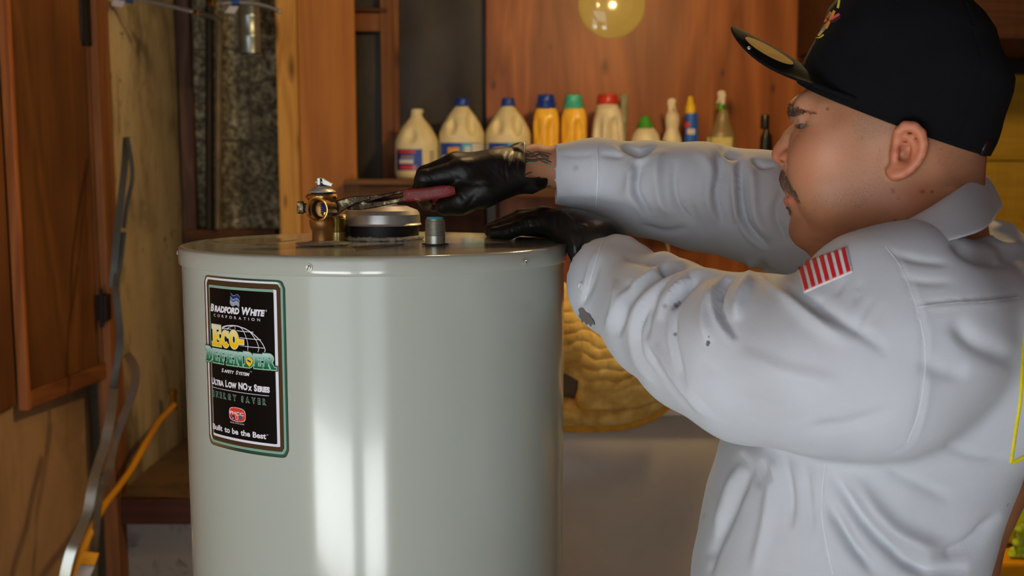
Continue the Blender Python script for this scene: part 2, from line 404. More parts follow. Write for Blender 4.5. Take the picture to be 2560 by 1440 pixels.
# post at the closet side: light stud + wide board
YP = 3.80
m = M(); m.box((PX(697, YP), YP, 0), (PX(749, YP), YP+.30, 2.6)); m.obj('post_stud', m_stud, wb, bevel=.004)
m = M(); m.box((PX(751, YP), YP+.004, 0), (PX(891, YP), YP+.03, 2.6)); m.obj('post_board', m_board, wb, bevel=.003)
# plywood sheets
m = M(); m.box((PX(1216, 4.05), 4.05, 0), (1.50, 4.075, 2.6)); m.obj('plywood_panel', m_ply, wb, bevel=.002)
m = M(); m.box((1.502, 4.05, 0), (ROOMX1, 4.075, Z(403, 4.05))); m.obj('yellow_board', m_ylw, wb, bevel=.003)
m = M(); m.box((1.502, 4.05, Z(400.5, 4.05)), (ROOMX1, 4.075, Z(184, 4.05))); m.obj('yellow_board', m_ylw, wb, bevel=.003)
m = M(); m.box((1.46, 4.0, Z(184, 4.0)), (ROOMX1, 4.1, 2.6)); m.obj('black_beam', m_blk, wb, bevel=.003)
# overhead storage deck
osh = tag(M().box((PX(2082, 3.5), 3.45, Z(97, 3.45)), (ROOMX1, 4.0, 2.60)).obj('overhead_cabinet', m_dark, bevel=.004), 'dark brown overhead cabinet in the top right corner of the room', 'cabinet')
hk = tag(M().tube(smooth_path([P(2399, -25, 3.4), P(2400, 0, 3.4), P(2405, 14, 3.38), P(2411, 4, 3.38), P(2410, -8, 3.4), P(2409, -25, 3.44)]), .003, 8).obj('ceiling_hook', plain('brass_hook', (176, 150, 90), .35, 1), smooth=True), 'small brass wire hook hanging in front of the dark overhead cabinet', 'hook')
# left wall: plaster with relief
def relief_wall(x, y0, y1, z0, z1, mat, name, fn, nx=60, nz=120, parent=None):
    V = []; F = []
    for i in range(nx+1):
        for j in range(nz+1):
            y = y0+(y1-y0)*i/nx; z = z0+(z1-z0)*j/nz; V.append((x+fn(y, z), y, z))
    for i in range(nx):
        for j in range(nz): a = i*(nz+1)+j; F.append((a, a+1, a+nz+2, a+nz+1))
    n = len(V); V2 = [(x-.08, v[1], v[2]) for v in V]; 
    for f in list(F): F.append(tuple(k+n for k in reversed(f)))
    return obj(name, V+V2, F, mat, parent, smooth=True)
def rel(y, z):
    d = 0
    d += .012*math.exp(-((y-3.55)**2/.09+(z-2.0)**2/.02)) - .006*math.exp(-abs(z-2.06-.25*(y-3.6)**2*-3)/.012)
    d += .004*math.sin(y*9+z*3)*math.sin(z*6) + .002*math.sin(31*y+7*z)
    return d
wl = relief_wall(-1.28, 3.2, YB+.02, .0, 2.6, m_cream, 'wall_left', rel); wl['kind'] = 'structure'
wl2 = relief_wall(-1.345, ROOMY0, 3.2, 0, 2.62, m_beige, 'wall_left', lambda y, z: .003*math.sin(5*y+3*z)); wl2['kind'] = 'structure'
# cabinet carcass (nearer, at the left edge) and its swung-open door
cabF = M(); cabF.box((PX(236, 3.19), 3.14, 0), (PX(273, 3.19), 3.24, 2.6)); struct('trim_1', cabF, m_stud2, bevel=.004)
A = np.array([PX(247, 3.17), 3.17]); B = np.array([PX(38, 2.72), 2.72]); d = (B-A)/np.linalg.norm(B-A); nn = np.array([d[1], -d[0]])*-1
nn = np.array([-d[1], d[0]]);
if nn[0] > 0: nn = -nn
zb0, zb1 = Z(940, 3.17), Z(1016, 2.72)
def dq(u0, u1, o0, o1, z0, z1):
    pts = []
    for z in (z0, z1):
        for u, o in ((u0, o0), (u1, o0), (u1, o1), (u0, o1)): q = A+d*u+nn*o; pts.append((q[0], q[1], z))
    return pts
LD = np.linalg.norm(B-A); zb = (zb0+zb1)/2
cd = thing('cabinet_door', 'tall brown plywood closet door swung open at the left edge', 'door', (A[0]+d[0]*LD/2, A[1]+d[1]*LD/2, zb))
m = M(); m.hexa(dq(0, LD, 0, .014, zb+.0, 2.58)); m.obj('door_panel', m_ply_door, cd, bevel=.002)
m = M(); m.hexa(dq(.0, LD, -.012, 0, zb-.004, zb+.045)); m.obj('bottom_rail', wood('rail_wood', (100, 56, 26), (146, 90, 46), axis='y', knots=False), cd, bevel=.003)
m = M(); m.hexa(dq(LD, LD+.016, -.012, .016, zb-.006, 2.58)); m.obj('edge_strip', wood('edge_strip_wood', (136, 74, 32), (184, 112, 58), knots=False), cd, bevel=.002)
m = M(); m.hexa(dq(.035, .05, -.007, 0, zb+.04, 2.58)); m.obj('stile_moulding', m_ply_door, cd, bevel=.002)
mh = plain('hinge_iron', (30, 26, 22), .5, .6)
for py in (58, 765):
    z = Z(py, 3.15); m = M(); x0 = PX(224, 3.15) if py < 100 else PX(243, 3.15); x1 = PX(249, 3.15) if py < 100 else PX(268, 3.15)
    m.box((x0, 3.10, z-.07 if py < 100 else z-.04), (x1, 3.14, z+.10 if py < 100 else z+.04)); m.tube([(x0+(x1-x0)*.5, 3.10, z-.06), (x0+(x1-x0)*.5, 3.10, z+.06)], .006, 8)
    h = m.obj('hinge', mh, cd, bevel=.002)
xk = PX(16, 2.70)
tag(M().box((-1.62, 1.9, zb+.01), (xk-.004, 2.70, 2.58)).obj('wall_cabinet', m_ply_door, bevel=.004), 'brown wooden wall cabinet cut off by the left edge of the frame', 'cabinet')
struct('wall_left', M().box((ROOMX0-.1, ROOMY0, 0), (ROOMX0, YB+.1, 2.62)), m_beige)
# closet stand
zt = Z(1248, 3.16)
st = thing('heater_stand', 'dirty brown closet platform with water-stained drywall skirt behind the tank', 'stand', (-.8, 3.6, 0))
def standtop(y, x): return .004*math.sin(13*x)*math.sin(9*y)
m = M(); V = []; F = []
for i in range(31):
    for j in range(31):
        x = -1.275+i*1.03/30; y = 3.17+j*.83/30; V.append((x, y, zt+standtop(y, x)+.004*RNG.rand()))
for i in range(30):
    for j in range(30): a = i*31+j; F.append((a, a+31, a+32, a+1))
m.add(V, F); m.obj('dusty_deck', m_plaster('dusty_deck', (118, 90, 62), (48, 32, 22), .8), st, smooth=True)
m = M(); m.box((-1.275, 3.165, zt-.085), (-.245, 3.20, zt-.002)); m.obj('front_board', m_brown, st, bevel=.004)
m = M(); m.box((-1.275, 3.20, zt-.07), (-.245, 3.99, zt-.012)); m.obj('deck_frame', m_brown, st)
m = M(); m.box((-1.275, 3.215, 0), (-.245, 3.235, zt-.07)); m.obj('drywall_skirt', m_dirtyw, st)
# pipes
def pipe(name, label, pts, r, mat, cat='pipe'):
    return tag(M().tube(smooth_path(pts, 6), r, 12).obj(name, mat, smooth=40), label, cat)
gp = plain('painted_pipe', (104, 92, 70), .6, .2, vary=.4, scale=12)
pipe('gas_pipe', 'thin vertical pipe running up the concrete block wall', [P(545, 572, 3.93), P(545, 420, 3.93), P(546, 200, 3.93), P(547, 70, 3.93), P(540, 48, 3.93), P(520, 38, 3.93), P(498, 36, 3.93)], .0125, gp)
pipe('drain_pipe', 'dark vertical pipe left of the thin gas pipe', [P(524, 572, 3.96), P(524, 300, 3.96), P(524, 60, 3.96), P(524, -60, 3.96)], .016, plain('dark_pipe', (44, 34, 24), .6, .3))
gal = plain('galvanised_steel', (140, 150, 150), .35, .85, vary=.25, scale=14)
fl = thing('flue_stub', 'short galvanised vent pipe hanging open above the empty closet', 'pipe', P(625, 135, 3.7))
c = P(625, 134, 3.7); m = M(); R = .037
m.lathe([(R*.97, 0), (R, 0), (R, .05), (R*1.03, .053), (R*1.03, .062), (R, .065), (R, .12), (R*1.04, .124), (R*1.04, .135), (R, .138), (R, .5), (R*.97, .5)], c, n=32, cap=False)
m.obj('vent_pipe', gal, fl, smooth=35)
m = M(); m.lathe([(R*.95, .01), (R*.95, .5)], c, n=32, cap=False); m.obj('inner_liner', plain('dark_liner_steel', (40, 38, 34), .6, .6), fl, smooth=True)  # liner coloured darker than the outer pipe
# braided hoses
def hose(name, label, path, r, tagat, collar, nutat):
    p = smooth_path(path, 10); t = thing(name, label, 'hose', path[0])
    rr = [r*(1+.05*(-1)**i) for i in range(len(p))]
    mt = NT('braided_steel'); w = mt.n('ShaderNodeTexWave', ins={'Vector': mt.coord(rot=(0, .7, 0)), 'Scale': 120.0}); mt.set(color=mt.ramp(w.outputs[0], [(0, lin((90, 92, 96))), (1, lin((205, 208, 210)))]), rough=.3, metal=.8)
    M().tube(p, rr, 12).obj('braided_tube', mt.m, t, smooth=True)
    n = M(); a, b = np.array(nutat[0]), np.array(nutat[1]); n.tube([a, b], r*1.55, 6); n.obj('hex_nut', plain('brass_nut', (190, 160, 90), .25, 1), t)
    cc = M(); cc.tube([collar[0], collar[1]], r*1.6, 14); cc.obj('blue_collar', plain('blue_tape', (22, 66, 128), .5), t, smooth=40)
    g = M(); g.hexa([tagat[0], tagat[1], np.array(tagat[1])+(0, .004, 0), np.array(tagat[0])+(0, .004, 0), tagat[3], tagat[2], np.array(tagat[2])+(0, .004, 0), np.array(tagat[3])+(0, .004, 0)]); g.obj('paper_tag', plain('white_tag', (172, 168, 176), .6), t)
D = 3.3
hose('supply_hose', 'braided steel water hose with open end, dangling at the top left', [P(318, -6, D), P(360, 2, D), P(420, 14, D), P(484, 30, D)], .0062,
     [P(277, 14, D-.02), P(306, 18, D-.02), P(312, 2, D-.02), P(284, -1, D-.02)], (P(300, -2, D), P(331, 0, D)), (P(484, 30, D), P(494, 33, D)))
hose('supply_hose', 'grey water hose with brass elbow reaching to the wooden post', [P(552, 8, D), P(600, 6, D), P(640, 9, D), P(672, 17, D), P(702, 30, D)], .0066,
     [P(561, 31, D-.02), P(586, 34, D-.02), P(596, 16, D-.02), P(574, 15, D-.02)], (P(581, 5, D), P(600, 5, D)), (P(520, 6, D), P(532, 8, D)))
# metal straps
def strap(name, label, pts, w, th, mat, up=(1, 0, 0)):
    return tag(M().tube(smooth_path(pts, 10), 1, 4, flat=(w, th), up=up).obj(name, mat, smooth=30), label, 'strap')
sm = plain('strap_steel', (96, 100, 96), .42, .7, vary=.35, scale=9)
strap('metal_strap', 'dull grey hanger strap nailed to the stained wall', [P(316, 343, 3.05), P(311, 420, 3.0), P(302, 500, 2.96), P(292, 590, 2.93), P(286, 660, 2.92), P(281, 720, 2.92)], .010, .0012, sm)
strap('metal_strap', 'crooked thin strap end curling beside the hanger strap', [P(318, 345, 3.04), P(328, 400, 3.02), P(330, 450, 3.0), P(318, 510, 2.98), P(310, 570, 2.97)], .006, .0012, sm)
strap('metal_strap', 'long dark strap hanging down beside the door frame', [P(308, 580, 2.96), P(298, 660, 2.93), P(290, 720, 2.9), P(296, 790, 2.88), P(300, 850, 2.86), P(290, 930, 2.84), P(280, 985, 2.82)], .0095, .0012, sm)
sh = plain('shiny_strap_steel', (176, 176, 166), .28, .9, vary=.2, scale=9)
strap('metal_strap', 'shiny bent steel strap running down to the bottom left', [P(285, 972, 2.8), P(276, 1040, 2.74), P(262, 1110, 2.7), P(246, 1160, 2.66), P(232, 1210, 2.62), P(216, 1290, 2.58), P(180, 1370, 2.52), P(160, 1450, 2.5), P(150, 1540, 2.5)], .0125, .0014, sh, up=(1, .4, 0))
strap('metal_strap', 'short shiny strap loop crossing the long bent strap', [P(316, 885, 2.86), P(336, 915, 2.82), P(338, 955, 2.79), P(322, 1010, 2.77), P(302, 1060, 2.75), P(286, 1110, 2.74), P(276, 1160, 2.74), P(262, 1210, 2.72)], .0115, .0014, sh, up=(1, -.3, 0))
strap('metal_strap', 'dull flat strap hanging below the shiny one beside the platform', [P(258, 1190, 2.74), P(246, 1260, 2.72), P(240, 1330, 2.72), P(236, 1400, 2.72), P(233, 1500, 2.72)], .010, .0012, plain('dusty_strap', (120, 108, 84), .7, .4))
# yellow gas hose
hs = thing('gas_hose', 'yellow flexible gas hose hanging in an arc with a warning tag', 'hose', P(435, 1020, 3.6))
ym = plain('yellow_hose_coating', (222, 156, 28), .4, vary=.06)
pp = smooth_path([P(436, 1012, 3.60), P(420, 1030, 3.5), P(395, 1058, 3.35), P(362, 1112, 3.15), P(330, 1170, 3.02), P(296, 1218, 2.9), P(262, 1262, 2.8), P(236, 1310, 2.74), P(215, 1360, 2.7), P(196, 1420, 2.66), P(170, 1520, 2.6)], 10)
M().tube(pp, .0098, 14).obj('hose_tube', ym, hs, smooth=True)
m = M(); m.lathe([(.011, 0), (.016, 0), (.016, .02), (.012, .024), (.012, .05), (.016, .052), (.016, .07)], P(434, 1022, 3.62), n=6); m.obj('brass_fitting', plain('hose_fitting', (150, 110, 30), .35, .9), hs)
m = M(); a = [P(205, 1378, 2.62), P(248, 1384, 2.63), P(236, 1414, 2.60), P(196, 1408, 2.60)]; m.hexa([a[3], a[2], a[2]+(0, .003, 0), a[3]+(0, .003, 0), a[0], a[1], a[1]+(0, .003, 0), a[0]+(0, .003, 0)]); m.obj('yellow_tag', plain('tag_yellow', (224, 160, 30), .5), hs)
m = M(); a = [P(200, 1412, 2.61), P(236, 1416, 2.60), P(222, 1450, 2.6), P(186, 1446, 2.6)]; m.hexa([a[3], a[2], a[2]+(0, .003, 0), a[3]+(0, .003, 0), a[0], a[1], a[1]+(0, .003, 0), a[0]+(0, .003, 0)]); m.obj('white_tag', plain('tag_white', (206, 200, 196), .5), hs)
# ---- shelf
ZS = Z(447.5, 3.72)
sf = thing('wall_shelf', 'rough brown wooden shelf board carrying the cleaning bottles', 'shelf', (.4, 3.9, ZS-.065))
m = M(); m.box((PX(860, 3.72), 3.72, ZS-.022), (PX(2180, 3.72), 4.05, ZS)); m.obj('shelf_board', m_shelf, sf, bevel=.003)
m = M(); m.box((PX(860, 3.74), 3.735, ZS-.066), (PX(2180, 3.74), 3.775, ZS-.023)); m.obj('front_rail', m_shelf, sf, bevel=.004)
m = M(); m.box((PX(858, 3.72), 3.728, ZS-.068), (PX(899, 3.72), 3.765, ZS-.004)); m.obj('end_block', m_shelf, sf, bevel=.004)
for px in (905, 2140): m = M(); m.box((PX(px, 3.78), 3.78, ZS-.30), (PX(px, 3.78)+.04, 4.05, ZS-.024)); m.obj('shelf_bracket', m_dark, sf, bevel=.003)
m = M(); m.box((PX(905, 3.98), 3.99, .5), (PX(1213, 4.04), 4.045, ZS-.07)); m.obj('backing_board', m_dark, wb)
tag(M().box((PX(1217, 3.95), 3.97, Z(640, 3.95)), (PX(1240, 3.95), 4.048, Z(492, 3.95))).obj('shelf_standard', plain('dull_metal', (84, 80, 72), .5, .6), bevel=.002), 'narrow grey metal shelf standard below the shelf, left end of the plywood', 'bracket')
tag(M().tube(smooth_path([P(1652, 570, 3.9), P(1664, 600, 3.9), P(1671, 625, 3.9), P(1668, 660, 3.9), P(1660, 720, 3.9), P(1668, 800, 3.9)], 6), .0032, 8).obj('hanging_cord', plain('white_cord', (198, 186, 140), .6), smooth=True), 'thin pale cord hanging on the plywood behind the two forearms', 'cord')
# ---- bottles
DB = 3.88; SB = DB/FPX
def bottle(name, label, cx, rows, mat, cuts=(), adds=(), cap=None, group=None, h=.0036, dd=0):
    """rows: (py, half width px, half depth px, exponent); adds/cuts in px: (x,y,dfront px, rx,ry,rz, k)"""
    D = DB+dd; Pz = [P(cx, r[0], D) for r in rows]; x0 = Pz[-1][0]
    zb = min(p[2] for p in Pz); dz = ZS+.0005-zb if rows[-1][0] >= 440 or True else 0
    t = thing(name, label, 'bottle', (x0, D, ZS+.0005), group)
    R = [(p[2], x0-r[1]*SB, x0+r[1]*SB, x0, r[2]*SB, r[3]) for p, r in zip(Pz, rows)]
    zs = [r[0] for r in R]; w = max(r[1] for r in rows)*SB; dp = max(r[2] for r in rows)*SB
    V = Vol((x0-w-.02, D-dp-.025, min(zs)-.01), (x0+w+.02, D+dp+.02, max(zs)+.012), h)
    V.rows(R, D, 0, 'add')
    for (ax, ay, adf, rx, ry, rz, k) in adds: c = P(ax, ay, D-adf*SB); V.ell(c, (rx*SB, ry*SB, rz*SB), k)
    for (ax, ay, adf, rx, ry, rz, k) in cuts: c = P(ax, ay, D-adf*SB); V.ell(c, (rx*SB, ry*SB, rz*SB), k, 'cut')
    v, f = V.mesh(); v = quads_relax(v, f, 2)
    obj('bottle_body', v, f, mat, t, smooth=True)
    if cap:
        for (nm, cy0, cy1, r0, r1, cm, *rest) in cap:
            a, b = P(cx, cy0, D), P(cx, cy1, D); ccx = rest[0] if rest else cx; c = P(ccx, cy0, D); hh = a[2]-b[2]
            q = M(); n = 30 if r0 > 8 else 16; r0 *= SB; r1 *= SB
            q.lathe([(r0*.96, 0), (r0, hh*.06), ((r0+r1)/2, hh*.5), (r1, hh*.9), (r1*.9, hh)], (c[0], D, b[2]), n=n); q.obj(nm, cm, t, smooth=40)
    return t, x0, D
def wraplabel(t, x0, D, px0, px1, py0, py1, w, dp, n, mat, name='paper_label', off=.0016):
    """front patch on a superelliptic body, half sizes w,dp in px"""
    V = []; F = []; k = 14; th = .0008
    for o in (off, off-.003):
        for i in range(k+1):
            x = P(px0+(px1-px0)*i/k, 400, D-dp*SB*.9)[0]-x0
            xx = min(abs(x)/(w*SB), .999); y = dp*SB*(1-xx**n)**(1/n)
            for py in (py0, py1): V.append((x0+x, D-y-o, P(1280, py, D-y)[2]))
    for i in range(k): F.append((2*i, 2*i+1, 2*i+3, 2*i+2)[::-1])
    b = 2*(k+1)
    for i in range(k): F.append((b+2*i, b+2*i+1, b+2*i+3, b+2*i+2))
    F += [(0, 1, b+1, b), (2*k, b+2*k, b+2*k+1, 2*k+1)]
    for i in range(k): F += [(2*i, 2*i+2, b+2*i+2, b+2*i), (2*i+1, b+2*i+1, b+2*i+3, 2*i+3)]
    return obj(name, V, F, mat, t, smooth=30)
cream = plain('cream_plastic', (226, 216, 172), .38, vary=.04, sss=.1); cream2 = plain('pale_plastic', (222, 212, 178), .4, vary=.04)
blu = plain('blue_print', (20, 70, 168), .4, vary=.2, scale=30); cyn = plain('light_blue_print', (70, 170, 205), .4, vary=.2, scale=40); red = plain('red_print', (205, 48, 34), .4); wht = plain('white_print', (214, 212, 210), .4); navy = plain('navy_print', (22, 26, 110), .4, vary=.3, scale=30); gry = plain('grey_print', (126, 122, 150), .5, vary=.3, scale=50); oran = plain('orange_print', (222, 160, 60), .4)
mauve = plain('pink_print', (200, 120, 120), .5)
bluecap = plain('blue_cap', (24, 62, 160), .35)
# jug 1: uncapped gallon jug with vertical handle
t, x0, D = bottle('bleach_jug', 'cream gallon jug without cap, small blue and red label, leftmost bottle', 1043,
    [(276, 14, 14, 2), (290, 14.5, 14, 2), (296, 18, 18, 2), (318, 36, 34, 2.1), (340, 48, 46, 2.3), (352, 53, 50, 2.5), (360, 54, 51, 2.6), (435, 54, 51, 2.6), (443, 52, 49, 2.6), (447, 49, 46, 2.6)],
    cream, cuts=[(1024, 328, 50, 17, 17, 28, .01), (1071, 330, 50, 13, 17, 26, .01)], cap=[('neck_rim', 273, 283, 15, 15, cream)])
wraplabel(t, x0, D, 991, 1056, 373, 426, 54, 51, 2.6, navy)
for a in ((996, 1040, 376, 383, red), (1030, 1055, 374, 425, blu), (1002, 1036, 388, 397, gry), (998, 1034, 399, 409, wht), (1000, 1030, 414, 423, red), (1031, 1042, 413, 424, mauve), (1048, 1055, 418, 426, wht)):
    wraplabel(t, x0, D, a[0], a[1], a[2], a[3], 54, 51, 2.6, a[4], 'label_print', off=.0024+.0004*(a[4] is not blu))
for i in range(6): wraplabel(t, x0, D, 1074, 1084, 378+i*8, 383+i*8, 54, 51, 2.6, plain('small_print', (150, 140, 110), .6), 'label_print', off=.001)
jr = [(264, 14, 14, 2), (270, 19, 19, 2), (290, 34, 34, 2), (312, 47, 46, 2.1), (328, 54, 51, 2.3), (338, 56, 53, 2.5), (350, 56, 53, 2.6), (435, 56, 53, 2.6), (443, 54, 51, 2.6), (447, 50, 47, 2.6)]
for cx, lab in ((1155, 'cream bleach jug with blue cap standing against the black tar paper'), (1270, 'cream bleach jug with blue cap in front of the plywood edge')):
    t, x0, D = bottle('bleach_jug', lab, cx, jr, cream, cuts=[(cx-26, 306, 48, 12, 22, 28, .010), (cx+24, 302, 46, 13, 28, 36, .008)],
        cap=[('screw_cap', 246, 266, 17.5, 15.5, bluecap)])
    wraplabel(t, x0, D, cx-55, cx+54, 357, 425, 56, 53, 2.6, blu)
    for a in ((cx, cx+26, 358, 384, cyn), (cx+2, cx+52, 384, 424, cyn), (cx+26, cx+54, 359, 383, wht), (cx-36, cx-6, 368, 384, oran), (cx+8, cx+22, 366, 384, wht), (cx-50, cx-8, 388, 404, wht)):
        wraplabel(t, x0, D, a[0], a[1], a[2], a[3], 56, 53, 2.6, a[4], 'label_print', off=.0024+.0004*(a[4] is wht))
yel = plain('yellow_orange_plastic', (250, 196, 62), .33, vary=.04, sss=.1)
for cx, cm, lab in ((1365, bluecap, 'yellow-orange detergent bottle with dark blue cap'), (1434, plain('teal_cap', (70, 190, 160), .35), 'yellow-orange detergent bottle with teal green cap')):
    bottle('detergent_bottle', lab, cx, [(270, 24, 20, 2.4), (276, 27, 22, 2.6), (290, 31, 26, 2.8), (310, 32, 28, 3), (435, 32, 28, 3), (447, 29, 25, 3)], yel,
        cuts=[(cx+14, 322, 30, 10, 11, 22, .008), (cx+14, 350, 30, 10, 10, 26, .008), (cx-24, 318, 26, 7, 10, 26, .008)], adds=[(cx-3, 330, 26, 9, 6, 40, .008)],
        cap=[('cap_skirt', 258, 272, 24, 25, cm), ('screw_cap', 237, 260, 22, 20, cm)])
bottle('detergent_bottle', 'large cream bottle with wide red cap, beside the grey tube', 1519, [(268, 28, 24, 2.4), (276, 31, 27, 2.6), (300, 37, 32, 2.8), (340, 41, 35, 3), (435, 43, 36, 3), (447, 39, 33, 3)], cream2,
    cuts=[(1538, 312, 32, 12, 12, 18, .01), (1538, 345, 34, 11, 11, 30, .01), (1496, 322, 34, 8, 12, 34, .01)], adds=[(1512, 330, 30, 9, 8, 44, .008)],
    cap=[('cap_collar', 262, 270, 27, 28, cream2), ('screw_cap', 237, 264, 27, 25, plain('red_cap', (196, 56, 40), .3))])
tb = thing('paper_tube', 'pale grey-green tube standing behind the red-capped bottle', 'tube', (PX(1557, 3.97), 3.97, ZS))
q = M(); q.lathe([(.0135, 0), (.015, .002), (.015, .318), (.0135, .32)], (PX(1557, 3.97), 3.97, ZS+.001), n=24); q.obj('tube_body', plain('grey_green_plastic', (148, 150, 118), .5), tb, smooth=40)
bottle('dish_soap', 'short rounded cream bottle with bright green flip cap', 1613, [(318, 18, 16, 2), (324, 24, 20, 2.2), (335, 31, 26, 2.3), (352, 36, 30, 2.5), (435, 37, 30, 2.6), (447, 33, 27, 2.6)], cream2,
    cap=[('cap_collar', 309, 321, 20, 21, plain('green_cap', (70, 160, 40), .35)), ('flip_cap', 290, 311, 16, 10, bpy.data.materials['green_cap'])])
def trigger(t, D, cx, top, mat, s=1, flip=1):
    q = M(); f = lambda x, y: P(cx+flip*x*s, top+y*s, D)
    poly = [(-9, 1), (0, -2), (9, 1), (10, 8), (7, 12), (9, 22), (12, 30), (8, 31), (3, 20), (2, 34), (-8, 34), (-9, 16), (-11, 12)]
    th = 6*SB*s
    q.prism([tuple(f(x, y)[[0, 2]]) for x, y in poly][::-1], D-th, D+th)
    return q.obj('trigger_head', mat, t, bevel=.003)
t, x0, D = bottle('spray_bottle', 'slim cream spray bottle with cream trigger head', 1678, [(278, 9, 9, 2), (284, 16, 14, 2.3), (300, 18, 15, 2.4), (325, 15, 13, 2.3), (350, 24, 20, 2.4), (435, 25, 20, 2.4), (447, 22, 18, 2.4)], cream2)
trigger(t, D, 1679, 247, cream2, 1.05, 1)
t, x0, D = bottle('spray_bottle', 'blue bottle with bright yellow nozzle', 1726, [(280, 12, 10, 2.2), (286, 15, 12, 2.4), (360, 17, 13, 2.4), (435, 18, 13, 2.4), (447, 16, 11, 2.4)], plain('blue_plastic', (26, 96, 196), .35, vary=.15, scale=30),
    cap=[('yellow_collar', 262, 284, 13, 12, plain('yellow_cap', (238, 200, 20), .4)), ('yellow_nozzle', 241, 266, 10, 6, bpy.data.materials['yellow_cap'])])
wraplabel(t, x0, D, 1711, 1722, 305, 318, 16, 12, 2.4, red, 'label_print', off=.001); wraplabel(t, x0, D, 1716, 1736, 322, 336, 17, 13, 2.4, wht, 'label_print', off=.001)
gl = NT('translucent_plastic'); gl.set(color=lin((168, 150, 104)), rough=.25, trans=.35, spec=.5)
t, x0, D = bottle('spray_bottle', 'translucent trigger spray bottle with green neck ring and torn label', 1803, [(272, 10, 10, 2), (288, 16, 15, 2), (300, 17, 16, 2), (320, 24, 22, 2.2), (336, 31, 28, 2.4), (345, 32, 29, 2.6), (435, 32, 29, 2.6), (447, 29, 26, 2.6)], gl.m,
    cap=[('green_ring', 261, 274, 10.5, 10.5, bpy.data.materials['green_cap'])])
trigger(t, D, 1803, 228, plain('white_plastic', (224, 216, 196), .35), 1.0, -1)
wraplabel(t, x0, D, 1772, 1830, 343, 380, 32, 29, 2.6, plain('yellowed_label', (208, 200, 128), .6), 'paper_label')
bottle('small_bottle', 'small black bottle with slim cap near the man\'s nose', 1913, [(318, 7, 7, 2), (330, 8, 8, 2), (340, 14, 11, 2.2), (370, 16, 12, 2.3), (435, 16, 12, 2.3), (447, 14, 11, 2.3)], plain('black_plastic', (20, 22, 18), .3),
    cap=[('slim_cap', 287, 322, 11, 10.5, bpy.data.materials['black_plastic'])])
# ---- souvenir plate
pc = P(1531.5, 7, 4.02)
pl = thing('souvenir_plate', 'yellowed souvenir plate with red maple leaf flag hung on the plywood', 'plate', (pc[0], 4.045, pc[2]-.13))
s = 4.03/FPX; m = M()
m.lathe([(.001, -.002), (50*s, -.003), (56*s, .001), (62*s, .008), (78*s, .017), (85.5*s, .021), (86*s, .018), (78*s, .013), (60*s, .003), (30*s, -.006), (.001, -.006)], (pc[0], 4.034, pc[2]), axis='y', n=72, cap=False)
m.obj('plate_dish', plain('yellowed_china', (206, 186, 108), .12, vary=.04, coat=.6), pl, smooth=True)
def flat(parent, name, poly, mat, y=4.0335, off=0):
    q = M(); q.prism([(pc[0]+(x-1531.5)*s, pc[2]-(yy-7)*s) for x, yy in poly], y-off, y-off+.0015); return q.obj(name, mat, parent)
fr = plain('flag_red', (168, 36, 22), .4)
for a, b in ((1507, 1520), (1541, 1554)): flat(pl, 'flag_bar', [(a, 14), (b, 14), (b, -16), (a, -16)], fr)
leaf = [(0, -12), (2.5, -7), (6, -9), (5, -3), (9, -5), (8, -1), (11, 1), (5, 5), (6, 8), (.8, 6), (.8, 10), (-.8, 10), (-.8, 6), (-6, 8), (-5, 5), (-11, 1), (-8, -1), (-9, -5), (-5, -3), (-6, -9), (-2.5, -7)]
flat(pl, 'maple_leaf', [(1530.5+x*.75, -1+y) for x, y in leaf], fr)
fp = plain('faded_print', (150, 84, 44), .5)
xx = 1507
for w in (6, 2, 4, 6, 3, 5, 3, 4): flat(pl, 'printed_word', [(xx, 32), (xx+w, 32), (xx+w, 28.5), (xx, 28.5)], fp); xx += w+1.6
xx = 1509
for w in (5, 4, 3, 5, 3, 6, 4, 3): flat(pl, 'printed_word', [(xx, 47), (xx+w, 47), (xx+w, 44), (xx, 44)], fp); xx += w+1.6
# ---- washer with blanket
YW = 2.62
wz = Z(1037, YW)
ws = thing('washing_machine', 'grey glossy washing machine below the folded blanket', 'appliance', (.72, YW+.33, 0))
wm = plain('grey_enamel', (196, 192, 182), .2, vary=.03, coat=.5)
m = M(); prof = [(0, .02), (0, wz-.20), (.002, wz-.13), (.008, wz-.07), (.02, wz-.02), (.03, wz-.006), (.62, wz-.006), (.62, .02)]
x0w, x1w = PX(1300, YW), PX(2060, YW)
m.prism([(YW+a, b) for a, b in prof], x0w, x1w, fn=lambda x, y, d: (d, x, y)); m.obj('cabinet', wm, ws, smooth=35, bevel=.004)
m = M(); m.box((x0w-.004, YW-.004, wz-.005), (x1w+.004, YW+.64, wz+.022)); m.obj('top_lid', plain('white_enamel', (206, 204, 200), .25), ws, bevel=.006)
m = M(); m.box((x0w+.02, YW+.03, 0), (x1w-.02, YW+.58, .02)); m.obj('foot_plinth', m_blk, ws)
# blanket: folded, quilted, hanging over the front edge
def quilt_mat():
    t = NT('quilted_yellow_cloth'); v = t.coord()
    n = t.noise(v, 26, 3, .5); c = t.ramp(n, [(.35, lin((206, 166, 76))), (.65, lin((250, 218, 124)))])
    t.set(color=c, rough=.8, sheen=.3); t.bump(t.noise(v, 300, 3), .25, .001); return t.m
qm = quilt_mat(); bind = plain('yellow_binding', (226, 168, 38), .7, vary=.15, scale=40, bump=.3, bscale=200); inner = plain('grey_lining', (88, 80, 70), .85, vary=.2)
bk = thing('moving_blanket', 'yellow quilted moving blanket folded over the washing machine corner', 'blanket', P(1500, 1075, YW-.06))
top = [(1396, 700), (1440, 740), (1500, 760), (1600, 770), (1700, 780), (1800, 800)]
bot_outer = [(1380, 1062), (1430, 1066), (1500, 1066), (1560, 1060), (1610, 1046), (1650, 1024), (1682, 996), (1710, 960), (1740, 900), (1760, 840)]
